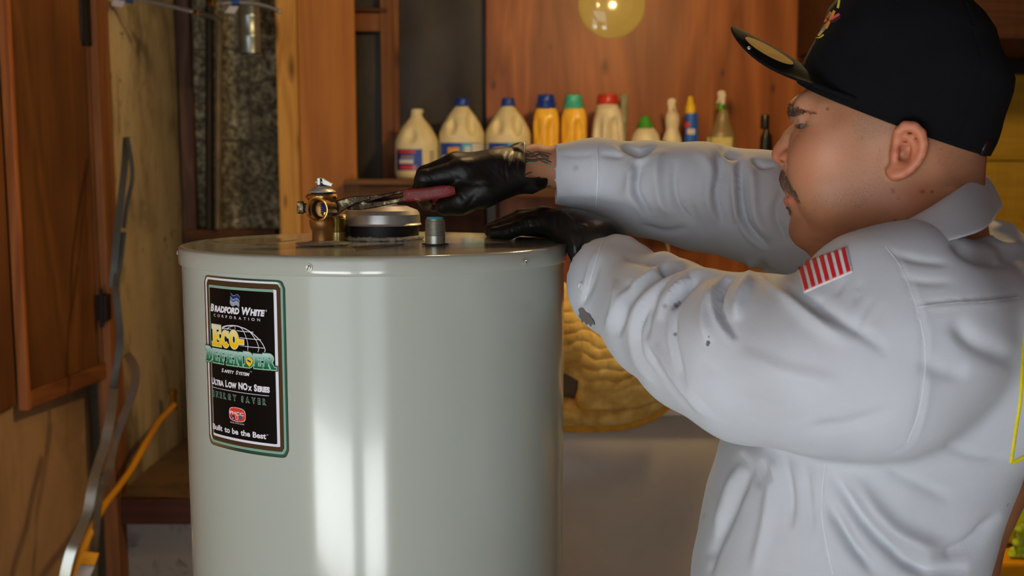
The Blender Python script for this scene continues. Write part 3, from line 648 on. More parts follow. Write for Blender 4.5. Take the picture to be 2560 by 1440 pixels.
bot_inner = [(1440, 1012), (1470, 1020), (1540, 1022), (1600, 1014), (1640, 998), (1664, 976), (1690, 940), (1715, 880), (1730, 820)]
def lerp_poly(poly, t):
    poly = np.array(poly, float); L = np.r_[0, np.cumsum(np.linalg.norm(np.diff(poly, axis=0), axis=1))]; L /= L[-1]
    return np.stack([np.interp(t, L, poly[:, 0]), np.interp(t, L, poly[:, 1])], -1)
def quiltsheet(name, top, bot, y_off, thick, nx=150, nz=110, amp=.003):
    V = []; F = []; u = np.linspace(0, 1, nx+1); a = lerp_poly(top, u); b = lerp_poly(bot, u)
    for i in range(nx+1):
        for j in range(nz+1):
            v = j/nz; q = a[i]*(1-v)+b[i]*v; y = YW-y_off-.03*math.sin(v*PI*.8)-.02*math.sin(u[i]*PI)
            qx, qy = q[0], q[1]
            ph = (qy+9*math.sin(qx/34.0+qy/90.)+5*math.sin(qx/13.+qy/40))/27.0; ph2 = (qx+7*math.sin(qy/21.))/34.0+.5*math.floor(ph)
            qq = abs(math.sin(ph*PI))**.5*(.55+.45*abs(math.sin(ph2*PI))**.5)
            V.append(P(qx, qy, y-amp*qq*min(1, (1-v)*14)))
    for i in range(nx):
        for j in range(nz): k = i*(nz+1)+j; F.append((k, k+1, k+nz+2, k+nz+1))
    return obj(name, V, F, qm, bk, smooth=True, solid=thick)
quiltsheet('top_fold', [(1396, 690)]+top[1:], [(1396, 925), (1416, 932), (1450, 950), (1469, 958), (1448, 990), (1450, 1014)]+bot_inner[1:], .07, .01)
def binding(pts, d, r=.011, mat=bind, nm='edge_binding'):
    M().tube(smooth_path([P(x, y, YW-d) for x, y in pts], 8), 1, 10, flat=(r, r*.55)).obj(nm, mat, bk, smooth=True)
binding([(1396, 918), (1420, 926), (1448, 944), (1470, 958)], .088, .009)
binding([(1470, 958), (1456, 976), (1449, 996), (1456, 1014), (1500, 1020), (1560, 1021), (1610, 1011), (1645, 994), (1668, 970), (1692, 932), (1715, 880)], .088, .0105)
binding([(1380, 1064), (1430, 1068), (1500, 1068), (1560, 1062), (1612, 1047), (1655, 1022), (1688, 992), (1716, 955), (1745, 900)], .062, .013)
quiltsheet('lower_fold', [(1380, 990), (1440, 1000), (1500, 1010), (1580, 1010), (1640, 990), (1680, 950), (1720, 880)], [(1380, 1058), (1430, 1062), (1500, 1062), (1560, 1056), (1610, 1042), (1655, 1018), (1735, 900)], .05, .008, nx=90, nz=20, amp=.0022)
m = M(); V = [P(x, y, YW-.03) for x, y in ((1370, 900), (1475, 930), (1560, 980), (1660, 960), (1640, 1015), (1550, 1048), (1450, 1055), (1370, 1055))]
m.add(V, [tuple(range(8))]); m.obj('grey_lining', inner, bk, solid=.006)
# ---- bottom right: lime chenille mitt on a yellow bin
yb = thing('storage_bin', 'yellow plastic bin at the lower right corner behind the man', 'bin', (PX(2640, 2.3), 2.45, 0))
bzt = Z(1404, 2.25); m = M(); X0, X1 = PX(2490, 2.25), PX(2490, 2.25)+.46
m.hexa([(X0+.04, 2.29, 0), (X1-.04, 2.29, 0), (X1-.04, 2.6, 0), (X0+.04, 2.6, 0), (X0, 2.25, bzt-.03), (X1, 2.25, bzt-.03), (X1, 2.65, bzt-.03), (X0, 2.65, bzt-.03)]); m.obj('bin_body', plain('bin_yellow', (226, 160, 24), .4), yb, bevel=.01)
m = M(); m.box((X0-.012, 2.24, bzt-.035), (X1+.012, 2.66, bzt)); m.obj('bin_lid', bpy.data.materials['bin_yellow'], yb, bevel=.008)
lm = plain('lime_chenille', (186, 214, 12), .9, vary=.12, scale=60, bump=.6, bscale=260, sheen=.5)
mt = thing('chenille_mitt', 'lime green chenille wash mitt lying on the yellow bin', 'mitt', (X0+.14, 2.4, bzt))
m = M(); m.lathe([(.04, 0), (.085, .004), (.1, .03), (.09, .07), (.04, .1)], (X0+.15, 2.42, bzt+.001), n=24, sq=(1, .9, 2.2)); m.obj('mitt_body', lm, mt, smooth=True)
rs = random.Random(3)
spots = [(2549, 1322), (2552, 1338), (2541, 1356), (2550, 1370), (2544, 1386), (2530, 1400), (2556, 1398)]
for i in range(46):
    if i < len(spots): c = P(spots[i][0], spots[i][1], 2.27)+np.array([0, 0, 0]); dr = np.array([.5, .4, -.25])
    else: a = rs.uniform(0, 2*PI); e = rs.uniform(0, 1.3); c = np.array([X0+.15+.1*math.cos(a)*math.cos(e), 2.42+.09*math.sin(a)*math.cos(e), bzt+.015+.085*math.sin(e)+.01]); dr = np.array([-math.cos(a), -math.sin(a), -.2])
    dr = dr/np.linalg.norm(dr); e_ = c+dr*.035; e_[2] = max(e_[2], bzt+.012)
    c[2] = max(c[2], bzt+.011)
    pts = [c-dr*.004, c, (c+e_)/2+(0, 0, .005), e_]
    M().tube(smooth_path(pts, 4), [.003]+[.0085]*3+[.0098]*9 if len(smooth_path(pts, 4)) == 13 else .0095, 10).obj('chenille_noodle', lm, mt, smooth=True)
# ================================================================ WATER HEATER
TD = 1.374; TZ = CZ-.0877; TR = .255
TC = np.array([P(943, 603, TD)[0], TD, 0.0])
def enamel(name, c, rough=.16):
    t = NT(name); v = t.coord(); n = t.noise(v, 3, 3)
    a = lin(c); t.set(color=t.ramp(n, [(.3, tuple(x*.97 for x in a)), (.7, a)]), rough=rough, coat=.12, coat_r=.05)
    t.bump(t.noise(v, 260, 2, .5), .02, .0008); return t.m
m_tank = enamel('grey_beige_enamel', (162, 168, 158), .15); m_tanktop = enamel('lid_enamel', (158, 162, 152), .12)
brass = plain('cast_brass', (168, 124, 74), .42, .85, vary=.15, scale=30, bump=.15, bscale=120); brass2 = plain('machined_brass', (214, 176, 104), .2, 1, vary=.08)
zinc = plain('zinc_steel', (190, 192, 180), .36, .75, vary=.15, scale=40); steel = plain('brushed_steel', (204, 203, 198), .38, .55, vary=.18, scale=25, bump=.1, bscale=60)
rubber = plain('black_rubber', (24, 23, 21), .55, vary=.3, scale=30)
th = thing('water_heater', 'tall grey-beige cylindrical water heater with black label in the centre', 'water heater', TC)
zs = TZ-.0225
m = M(); m.lathe([(TR*.6, .02), (TR-.004, .02), (TR-.004, zs-.004), (TR-.003, zs+.004), (TR*.6, zs+.004)], TC, n=180, cap=False); m.obj('jacket', m_tank, th, smooth=40)
m = M(); m.lathe([(TR-.01, 0), (TR-.004, .004), (TR-.004, .03)], TC, n=96); m.obj('base_ring', rubber, th, smooth=40)
m = M(); m.lathe([(.0, TZ-.0005), (TR-.012, TZ-.0005), (TR-.006, TZ), (TR-.002, TZ-.0012), (TR, TZ-.004), (TR, zs+.001), (TR-.0008, zs), (TR-.003, zs)], TC, n=200, cap=False); m.obj('top_lid', m_tanktop, th, smooth=50)
def cyl(px, py, R=TR-.004):
    r = ray(px, py); o = CAMP-TC; a = r[0]**2+r[1]**2; b = 2*(o[0]*r[0]+o[1]*r[1]); c = o[0]**2+o[1]**2-R*R
    D = b*b-4*a*c; t = (-b-math.sqrt(max(D, 0)))/(2*a); p = CAMP+t*r
    return math.atan2(p[0]-TC[0], -(p[1]-TC[1])), p[2]
def onc(th_, z, off=0, R=TR-.004): return (TC[0]+(R+off)*math.sin(th_), TC[1]-(R+off)*math.cos(th_), z)
# screws round the skirt
for i, (px, py) in enumerate(((773, 669), (1310, 656), (463, 639), (1408, 628))):
    if i == 2: a = math.radians(-80)
    elif i == 3: continue
    else: a = cyl(px, py, TR)[0]
    z = cyl(px, py, TR)[1] if i < 2 else TZ-.0115; c = np.array(onc(a, z, -.001, TR)); nrm = np.array([math.sin(a), -math.cos(a), 0])
    q = M(); q.lathe([(.0042, 0), (.0042, .0016), (.0038, .0019)], c, axis=nrm, n=20); q.lathe([(.0031, .0018), (.0031, .0042), (.0026, .0048)], c, axis=nrm, n=6)
    s_ = q.obj('screw', zinc, th, smooth=30)
    fr_ = frame(nrm); q = M(); e = c+nrm*.0047; q.box(e-(.0005, .0005, .0026), e+(.0005, .0005, .0026), rot=Matrix.Rotation(.35, 3, 'Y')); q.obj('slot', rubber, s_)
# paper outlines / sticker on the lid
for (q4, nm) in ((((520, 604), (640, 594), (745, 598), (640, 611)), 'instruction_sticker'), (((880, 617), (1000, 607), (1010, 610), (890, 626)), 'clear_sticker')):
    V = [PZ(x, y, TZ+.0003) for x, y in q4]; V2 = [v-(0, 0, .0006) for v in V]
    q = M(); q.hexa([*V2, *V]); q.obj(nm, plain(nm+'_film', (156, 146, 118), .08, vary=.03), th)
# ---- flue collar
fc = PZ(956, 590, TZ); fc = np.array([P(956, 600, 1.44)[0], 1.44, TZ])
FR = 97*1.39/FPX
m = M(); m.lathe([(FR-.006, -.001), (FR-.0015, 0), (FR-.0015, .0195), (FR-.006, .0195)], fc, n=72); m.obj('flue_gasket', rubber, th, smooth=40)
zc = .0195
m = M(); m.lathe([(FR+.0016, zc), (FR+.0024, zc+.001), (FR+.0008, zc+.003), (FR+.0002, zc+.015), (FR-.003, zc+.0205), (FR-.018, zc+.0265), (FR-.020, zc+.0262), (FR-.021, zc+.02), (FR-.021, zc-.01)], fc, n=96, cap=False); fcap = m.obj('draft_collar', steel, th, smooth=20)
m = M(); m.lathe([(FR-.021, zc+.006), (.001, zc+.004)], fc, n=48, cap=False); m.obj('flue_opening', plain('flue_black', (14, 13, 12), .8), fcap, smooth=True)  # flat black disc closes the collar opening
m = M(); c = fc+(0, -.006, zc+.0275); m.box(c-(.018, .0008, .0006), c+(.022, .0008, .0006), rot=Matrix.Rotation(math.radians(-4), 3, 'Y')); m.box(fc+(-.001, -.034, zc+.014), fc+(.003, -.031, zc+.027)); m.obj('damper_clip', steel, fcap, bevel=.0003)
# foam squeezed out round the collar
V = Vol(fc-(.08, .08, .012), fc+(.08, .08, .02), .0013); rs = random.Random(5)
for i in range(46):
    a = -PI*.97+i/45*PI*.94; r_ = FR+.0012+rs.uniform(-.001, .0025); V.ell(fc+(r_*math.cos(a), r_*math.sin(a), .0012+rs.uniform(0, .0014)), (rs.uniform(.003, .006), .003, rs.uniform(.0018, .0038)), .002)
v, f = V.mesh(); obj('foam_bead', v, f, plain('grey_foam', (168, 160, 142), .9, vary=.2, scale=200, bump=.4, bscale=400), th, smooth=True)
# ---- nipples
def nipple(px, pyb, d, h, r, liner, nm_mat, label=None):
    c = np.array([P(px, pyb, d)[0], d, TZ]); t_ = M(); prof = [(r, 0), (r, h*.34)]; z = h*.34; k = 11
    for i in range(k): dz = h*.60/k; rr = r*(1-.05*i/k); prof += [(rr*1.0, z+dz*.1), (rr*1.045, z+dz*.5), (rr*.965, z+dz*.95)]; z += dz
    prof += [(r*.90, h*.975), (r*.84, h), (r*.72, h), (r*.72, h*.5)]
    t_.lathe(prof, c, n=40, cap=False); o = t_.obj('pipe_nipple', nm_mat, th, smooth=28)
    q = M(); q.lathe([(r*.86, h*1.0), (r*.82, h*1.06), (r*.62, h*1.065), (r*.55, h*.99), (r*.5, h*.5)], c, n=32, cap=False); q.obj('plastic_liner', liner, o, smooth=True)
nipple(1088, 612, 1.318, .0335, .0128, plain('teal_liner', (50, 186, 210), .4), zinc)
nipple(846, 598, 1.40, .0335, .0128, plain('white_liner', (200, 190, 150), .4), plain('yellow_zinc', (190, 180, 120), .26, 1, vary=.15, scale=40))
q = M(); c = np.array([P(1088, 612, 1.318)[0], 1.318, TZ]); q.lathe([(.0128, 0), (.0172, .0002), (.0172, .0012), (.0128, .0014)], c, n=32, cap=False); q.obj('nipple_hole_ring', rubber, th)
# ---- relief valve
VD = 1.318; vc = np.array([P(807, 600, VD)[0], VD, TZ]); s = VD/FPX
def vz(py): return P(807, py, VD)[2]-TZ
vt = thing('relief_valve', 'brass pressure relief valve with open side port and lever', 'valve', vc)
m = M(); m.lathe([(20*s, .0005), (66*s, .0006), (68*s, .0016), (66*s, .0026), (40*s, .0042), (28*s, .0055)], vc, n=72, cap=False); m.obj('trim_plate', enamel('trim_ring_enamel', (150, 146, 132), .18), vt, smooth=50)
m = M(); m.lathe([(26*s, .002), (26*s, vz(576)), (28*s, vz(573)), (31*s, vz(566)), (32*s, vz(556)), (31.5*s, vz(548)), (29*s, vz(543)), (28*s, vz(520)), (29*s, vz(512)), (34*s, vz(502)), (37*s, vz(496)), (38.5*s, vz(493)), (38.5*s, vz(489)), (38*s, vz(487.5)), (37*s, vz(486)), (30*s, vz(484))], vc, n=56, cap=True); vb = m.obj('valve_body', brass, vt, smooth=35)
m = M(); m.lathe([(37.4*s, vz(495.5)), (39.4*s, vz(494.6)), (39.6*s, vz(490)), (38*s, vz(488.5))], vc, n=56, cap=False); m.obj('flange_ring', brass2, vb, smooth=40)
m = M(); m.lathe([(26*s, vz(486)), (26*s, vz(481))], vc, n=40); m.obj('rubber_washer', rubber, vt)
m = M(); m.lathe([(30*s, vz(481.5)), (35*s, vz(480.5)), (35.5*s, vz(478.8)), (28*s, vz(474)), (16*s, vz(467.5)), (11*s, vz(465.5)), (9.5*s, vz(464.5))], vc, n=56); m.obj('spring_cap', steel, vt, smooth=45)
m = M(); m.lathe([(10.5*s, vz(466)), (10*s, vz(463.5)), (4*s, vz(463)), (4*s, vz(452)), (3*s, vz(450))], vc, n=24); m.obj('stem', rubber, vt, smooth=30)
c = vc+(0, 0, 0); lx = lambda px: P(px, 450, VD)[0]
m = M(); m.box((lx(793), VD-.004, TZ+vz(463.5)), (lx(803), VD+.004, TZ+vz(443.5))); lv = m.obj('lever', zinc, vt, bevel=.0012)
m = M(); a = [P(804, 444, VD-.003), P(831, 460, VD-.003), P(829, 467, VD-.003), P(806, 461, VD-.003)]; b = [x+(0, .006, 0) for x in a]
m.hexa([a[3], a[2], b[2], b[3], a[0], a[1], b[1], b[0]]); m.obj('lever_wing', zinc, lv, bevel=.0006)
m = M(); m.tube([P(789, 455, VD-.001), P(818, 456, VD-.001)], .0016, 10); m.obj('lever_pin', steel, lv, smooth=40)
pc_ = P(792.5, 524, VD-.030); ax = np.array([-.30, -1, .0]); ax /= np.linalg.norm(ax)
m = M(); m.lathe([(23*s, -.034), (26*s, -.022), (29*s, -.008), (29.5*s, -.002), (30.2*s, 0), (30*s, .0012), (27.5*s, .0014), (24*s, .0002), (22.5*s, -.004), (22.3*s, -.008)], pc_, axis=ax, n=56, cap=False); m.obj('outlet_port', brass2, vb, smooth=40)
dkb = plain('shaded_brass', (70, 52, 30), .5, .6)  # shade inside the port, put into a darker brass colour
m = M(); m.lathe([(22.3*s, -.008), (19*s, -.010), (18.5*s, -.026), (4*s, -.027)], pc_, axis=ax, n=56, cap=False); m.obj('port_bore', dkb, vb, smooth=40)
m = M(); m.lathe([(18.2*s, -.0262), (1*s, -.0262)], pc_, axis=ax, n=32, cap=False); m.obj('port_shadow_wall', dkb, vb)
sp = []; e = frame(ax)
for i in range(70): a = i*.42; sp.append(pc_+e@np.array([.0062*math.cos(a)+.003, .0062*math.sin(a)*.25+.006-.012*i/69, -.018+.004*math.sin(a)]))
M().tube(sp, .0011, 6).obj('blue_spring', plain('blue_spring_paint', (16, 70, 150), .3, .4), vb, smooth=True)
m = M(); m.lathe([(.0058, -.0075), (.0058, -.0035)], pc_+ax*-.018+(.003, 0, 0), axis='z', n=20); m.obj('brass_seat', plain('yellow_brass', (236, 196, 60), .25, 1), vb, smooth=40)
# ---- pliers
PD = 1.335
pr = thing('pliers', 'old adjustable pliers with worn red handles clamped on the brass valve', 'pliers', P(960, 512, PD))
iron = NT('greasy_steel'); v = iron.coord(); n_ = iron.noise(v, 90, 6, .7); iron.set(color=iron.ramp(n_, [(.35, lin((22, 16, 10))), (.55, lin((74, 60, 42))), (.70, lin((196, 178, 140)))]), rough=.42, metal=.85); iron.bump(n_, .3, .001); iron = iron.m
redg = NT('worn_red_grip'); v = redg.coord(); n_ = redg.noise(v, 55, 6, .7); redg.set(color=redg.ramp(n_, [(.30, lin((92, 14, 12))), (.60, lin((140, 24, 20))), (.66, lin((150, 132, 104)))]), rough=.45); redg = redg.m
def bar(pts, n=6, **k): return smooth_path([P(x, y, d) for x, y, d in pts], n)
def plate(path, hw, th_, mat, nm, par):
    """flat bar following px path with half-heights hw (px) and half thickness th_ (m)"""
    q = M(); k = len(path); V = []
    for i, (x, y, d) in enumerate(path):
        a = np.array(path[max(i-1, 0)][:2], float); b = np.array(path[min(i+1, k-1)][:2], float); t = b-a; t /= np.linalg.norm(t); nn_ = np.array([t[1], -t[0]])*hw[i]
        if nn_[1] > 0: nn_ = -nn_
        for sy in (-1, 1):
            for oy in (-th_, th_): V.append(P(x+nn_[0]*sy, y+nn_[1]*sy, d+oy))
    F = []
    for i in range(k-1):
        o = 4*i
        F += [(o, o+4, o+6, o+2), (o+1, o+3, o+7, o+5), (o+2, o+6, o+7, o+3), (o, o+1, o+5, o+4)]
    F += [(0, 2, 3, 1), (4*k-4, 4*k-3, 4*k-1, 4*k-2)]
    q.add(V, F); return q.obj(nm, mat, par, bevel=.0012, seg=2)
# back jaw arm (seen above, thin edge) running right of the valve to the upper grip
up = plate([(818, 521, PD+.010), (835, 516, PD+.008), (870, 505, PD+.004), (915, 497, PD), (955, 491, PD), (985, 484, PD-.002), (1018, 477, PD-.003), (1060, 473, PD-.004), (1100, 478, PD)], [16, 14, 11, 9, 5, 4, 5, 5, 4], .0045, iron, 'upper_arm', pr)
lo = plate([(742, 519, PD+.028), (760, 519, PD+.030)], [15, 16], .010, iron, 'left_jaw', pr)
lj = plate([(756, 520, PD+.030), (790, 520, PD+.034), (830, 522, PD+.028)], [12, 11, 12], .006, iron, 'jaw_bridge', pr)
rj = plate([(822, 524, PD-.006), (838, 521, PD-.006), (860, 510, PD-.006), (885, 500, PD-.006), (925, 494, PD-.006)], [19, 18, 13, 10, 5], .005, iron, 'right_jaw', pr)
la = plate([(868, 517, PD+.004), (900, 516, PD), (935, 512, PD-.002), (970, 507, PD-.004), (1000, 500, PD-.006), (1022, 492, PD-.008), (1040, 489, PD-.008)], [8, 9, 8, 6, 6, 7, 7], .0045, iron, 'lower_arm', pr)
m = M(); m.lathe([(.0042, 0), (.0042, .002), (.003, .003)], P(893, 499, PD-.010), axis='y', n=16); m.lathe([(.0045, 0), (.0045, .002)], P(907, 514, PD-.005), axis='y', n=16); m.obj('pivot_bolt', iron, pr, smooth=40)
m = M()
gp_ = smooth_path([P(1012, 489, PD-.008), P(1030, 488, PD-.010), P(1060, 486, PD-.012), P(1095, 481, PD-.014), P(1120, 478, PD-.014), P(1138, 476, PD-.014)], 7); k = len(gp_)
rr = [17.5*s*(.97 if i < 2 else 1)*(1 if i < k*.55 else 1-.45*((i/k-.55)/.45)**2) for i in range(k)]
m.tube(gp_, rr, 16, flat=(.9, .62)); m.obj('red_grip', redg, pr, smooth=50)
m = M(); gp2 = smooth_path([P(1020, 484, PD+.030), P(1060, 494, PD+.045), P(1110, 500, PD+.050), P(1150, 504, PD+.050)], 6); m.tube(gp2, .0078, 12); m.obj('red_grip', redg, pr, smooth=50)
# ================================================================ LABEL
LR = TR-.004
def cgrid(pts_fn, nu, nv, off, name, mat, parent):
    V = []; F = []
    for i in range(nu+1):
        for j in range(nv+1): th_, z = pts_fn(i/nu, j/nv); V.append(onc(th_, z, off))
    for i in range(nu):
        for j in range(nv): a = i*(nv+1)+j; F.append((a, a+1, a+nv+2, a+nv+1))
    return obj(name, V, F, mat, parent, smooth=True)
tl, tr_ = cyl(510.5, 690)[0], cyl(713, 720)[0]; ztop = cyl(690, 700)[1]; zbot = cyl(690, 1143)[1]
lab = thing('brand_label', 'black rectangular product label with rounded corners on the heater front', 'label', onc((tl+tr_)/2, zbot))
def rrect(a0, a1, z0, z1, r, off, name, mat, parent, n=40):
    """rounded rect on cylinder (a in radians) as strips"""
    w = (a1-a0)*LR; V = []; F = []; k = n
    for i in range(k+1):
        x = w*i/k; e = min(x, w-x); dz = 0 if e >= r else r-math.sqrt(max(0, r*r-(r-e)**2)); a = a0+(a1-a0)*i/k
        V += [onc(a, z0+dz, off), onc(a, z1-dz, off)]
    for i in range(k): F.append((2*i, 2*i+2, 2*i+3, 2*i+1))
    return obj(name, V, F, mat, parent, smooth=True)
def ink(name, c, rough=.22, metal=0): return plain(name, c, rough, metal, vary=.03)
mm = .001; aa = lambda x: x/LR
i_black = ink('black_ink', (5, 5, 7), .3); i_black.node_tree.nodes['Principled BSDF'].inputs['Specular IOR Level'].default_value = .2; i_green = NT('green_border_ink')
vz_ = i_green.n('ShaderNodeSeparateXYZ', ins={0: i_green.coord()}); i_green.set(color=i_green.ramp(i_green.math('ADD', i_green.math('MULTIPLY', vz_.outputs[0], 9.0), .5), [(0, lin((150, 112, 50))), (.45, lin((40, 70, 58))), (1, lin((36, 100, 78)))]), rough=.25, metal=.35); i_green = i_green.m
i_white = ink('white_ink', (214, 214, 222)); i_sage = ink('sage_ink', (124, 158, 144)); i_gold = ink('bronze_ink', (74, 54, 34), .25, .3); i_edge = ink('dark_edge_ink', (52, 50, 44))
o = 0.0003
H = ztop-zbot
LY = [(0, 0, 0, 0, .009, i_edge, 'label_edge'), (.0022, .0010, .0008, .0010, .0085, i_green, 'green_border'), (.0040, .0030, .0022, .0040, .0065, i_sage, 'sage_border'), (.0040, .0056, .0022, .0070, .0055, i_white, 'white_frame'),
 (.0072, .0056, .0046, .0070, .0045, i_gold, 'bronze_border'), (.0122, .0105, .0108, .0125, .0006, i_white, 'white_inner_frame'), (.0122, .0142, .0108, .0155, .0006, i_sage, 'sage_inner_frame'), (.0140, .0142, .0138, .0155, .0006, i_black, 'black_field')]
for q_, (l_, r2_, t2_, b2_, rad_, mt_, nm_) in enumerate(LY): rrect(tl+aa(l_), tr_-aa(r2_), zbot+b2_, ztop-t2_, rad_, o+q_*.00017, nm_, mt_, lab)
ZOFF = o*5.2
# text
def glyph_mesh(txt, size, bold=0, shear=0, space=1.0):
    cu = bpy.data.curves.new('t', 'FONT'); cu.body = txt; cu.size = size; cu.offset = bold; cu.shear = shear; cu.space_character = space; cu.resolution_u = 4
    ob = bpy.data.objects.new('t', cu); me = ob.to_mesh(); V = np.array([v.co[:] for v in me.vertices]); F = [tuple(p.vertices) for p in me.polygons]; ob.to_mesh_clear(); bpy.data.objects.remove(ob); bpy.data.curves.remove(cu)
    return V, F
def word(name, runs, px0, px1, py, cap, mat, off=ZOFF, bold=.02, shear=0, space=1.0, outline=None, zz=None):
    """runs: [(text, relative size)] laid on the cylinder from photo px0 to px1, baseline photo py at px0, cap height in px"""
    a0, z0 = cyl(px0, py); a1, _ = cyl(px1, py); zc_ = cyl(px0, py-cap)[1]; h = zc_-z0; W_ = (a1-a0)*LR
    if zz is not None: z0 = zz
    Vs = []; Fs = []; x = 0; b = 0
    for txt, rel in runs:
        if txt == ' ': x += .28*rel; continue
        V, F = glyph_mesh(txt, rel, bold, shear, space)
        V = V.copy(); x0_ = V[:, 0].min(); V[:, 0] += x-x0_; x = V[:, 0].max()+(.07*rel*space if txt != 'W' else -.13)
        Vs.append(V); Fs += [tuple(i+b for i in f) for f in F]; b += len(V)
    V = np.concatenate(Vs); V[:, 0] -= V[:, 0].min(); V[:, 0] *= W_/V[:, 0].max(); capu = .69*max(r for t_, r in runs if t_ != ' '); V[:, 1] *= h/capu
    out = [onc(a0+x_/LR, z0+y_, off) for x_, y_, _ in V]
    return obj(name, out, Fs, mat, lab)
word('company_name', [('B', 1), ('RADFORD', .8), (' ', 1), ('W', 1), ('HITE', .8)], 529.5, 664.5, 776, 17, i_white, bold=.05, shear=.22)
word('registered_mark', [('®', 1)], 666, 669.5, 779, 5, i_white, bold=.0)
word('company_suffix', [(c_, .5) for c_ in 'CORPORATION'], 537.5, 652, 790.5, 6.5, i_white, bold=.005, space=9)
def slab(ch):
    R = []; E = []
    st = [(.10, 0, .42, 1)]; srf = [(0, 0, .5, .16), (0, .84, .5, 1)]
    if ch == 'E': R = st+[(0, .84, .86, 1), (0, 0, .86, .16), (.2, .42, .66, .58), (.72, .64, .86, 1), (.72, 0, .86, .36), (.56, .34, .66, .66)]; w = .88
    elif ch == 'F': R = st+[(0, .84, .86, 1), (0, 0, .56, .16), (.2, .40, .66, .56), (.72, .62, .86, 1), (.56, .32, .66, .64)]; w = .86
    elif ch == 'D': R = st+srf; E = [('d',)]; w = .9
    elif ch == 'N': R = [(.1, 0, .3, 1), (.74, 0, .94, 1), (0, 0, .42, .15), (.6, .85, 1.06, 1), (0, .85, .3, 1)]; E = [('n',)]; w = 1.06
    elif ch == 'R': R = st+srf; E = [('r',)]; w = 1.0
    elif ch == 'C': E = [('c',)]; w = .8; R = [(.62, .62, .76, .95)]
    elif ch == 'O': E = [('o',)]; w = .86
    elif ch == '-': R = [(0, .36, .5, .64)]; w = .54
    V = []; F = []
    def ad(v, f): 
        b = len(V); V.extend(v); F.extend([tuple(i+b for i in g) for g in f])
    def rect(x0, y0, x1, y1, e=0): ad([(x0-e, y0-e), (x1+e, y0-e), (x1+e, y1+e), (x0-e, y1+e)], [(0, 1, 2, 3)])
    def ring(cx, cy, ro, rh, ri, rhi, a0, a1, e=0, n=20):
        v = []; 
        for i in range(n+1):
            a = a0+(a1-a0)*i/n; v += [(cx+(ro+e)*math.cos(a), cy+(rh+e)*math.sin(a)), (cx+(ri-e)*math.cos(a), cy+(rhi-e)*math.sin(a))]
        ad(v, [(2*i, 2*i+2, 2*i+3, 2*i+1) for i in range(n)])
    def build(e):
        V.clear(); F.clear()
        for r in R: rect(*r, e)
        for t in E:
            if t[0] == 'd': ring(.42, .5, .5, .5, .18, .32, -PI/2, PI/2, e); rect(.3, .84, .45, 1, e); rect(.3, 0, .45, .16, e)
            if t[0] == 'o': ring(.43, .5, .43, .5, .15, .24, 0, 2*PI, e, 36)
            if t[0] == 'c': ring(.43, .5, .43, .5, .16, .24, .7, 2*PI-.6, e, 30)
            if t[0] == 'n': ad([(.1-e, 1+e), (.4+e, 1+e), (.94+e, 0-e), (.64-e, 0-e)], [(0, 3, 2, 1)])
            if t[0] == 'r':
                ring(.5, .72, .36, .28, .12, .12, -PI/2, PI/2, e); rect(.35, .84, .52, 1, e); rect(.35, .44, .52, .6, e)
                ad([(.42-e, .5+e), (.70+e, .5+e), (1.02+e, .0-e), (.68-e, 0-e)], [(0, 3, 2, 1)]); rect(.66, 0, 1.08, .14, e)
        return np.array(V), list(F)
    return w, build
def zgrad(name, z0, z1, stops):
    t = NT(name); g = t.n('ShaderNodeNewGeometry'); sx = t.n('ShaderNodeSeparateXYZ', ins={0: g.outputs['Position']}); mr = t.n('ShaderNodeMapRange', ins={0: sx.outputs[2], 1: z0, 2: z1})
    t.set(color=t.ramp(mr.outputs[0], [(p, lin(c)) for p, c in stops]), rough=.22); return t.m
def slabword(name, chars, px0, px1, py_base, cap, mats, off):
    a0, z0 = cyl(px0, py_base); a1, _ = cyl(px1, py_base); h = cyl(px0, py_base-cap)[1]-z0; tot = sum(slab(c)[0]*k for c, k in chars)+.03*len(chars); sx = (a1-a0)*LR/tot
    for li, (e, mat) in enumerate(mats):
        x = 0; Vs = []; Fs = []
        for c, k in chars:
            w, b = slab(c); v, f = b(e/k); n = len(Vs)
            for q in v: Vs.append(onc(a0+(x+q[0]*k)*sx/LR, z0+q[1]*k*h, off+li*.00022))
            Fs += [tuple(i+n for i in g) for g in f]; x += w*k+.03
        obj(name+('' if li == len(mats)-1 else '_outline'), Vs, Fs, mat, lab)
    return a0, z0, h, sx
# globe
def cline(pts, w, off, name='globe_line', mat=i_white, n=8):
    pts = smooth_path([np.array([*cyl(x, y), 0]) for x, y in pts], n); V = []; F = []
    for i, p in enumerate(pts):
        t = pts[min(i+1, len(pts)-1)]-pts[max(i-1, 0)]; t = np.array([t[0]*LR, t[1]]); t /= np.linalg.norm(t)+1e-9
        for s_ in (-1, 1): V.append(onc(p[0]-t[1]*w*s_/LR, p[1]+t[0]*w*s_, off))
    F = [(2*i, 2*i+1, 2*i+3, 2*i+2) for i in range(len(pts)-1)]
    return obj(name, V, F, mat, lab)
g = ZOFF+.0001
cline([(553, 824), (562, 816), (580, 813), (600, 816), (625, 827), (648, 846), (660, 862), (665, 875), (662, 882)], .0005, g)
cline([(556, 820), (575, 822), (600, 827), (636, 830)], .0004, g); cline([(590, 842), (620, 846), (655, 849)], .0004, g); cline([(600, 863), (630, 867), (665, 870)], .0004, g)
cline([(590, 814), (591, 830)], .0004, g); cline([(592, 814), (606, 820), (616, 838), (622, 860), (622, 877)], .0004, g); cline([(596, 814), (622, 825), (641, 848), (649, 868), (647, 880)], .0004, g)
cline([(588, 814), (575, 818), (570, 825)], .0004, g); cline([(585, 813), (566, 816), (558, 823)], .0004, g)
zE0 = cyl(534, 863)[1]; zE1 = cyl(534, 811)[1]; zD0 = cyl(522, 901)[1]; zD1 = cyl(522, 863)[1]
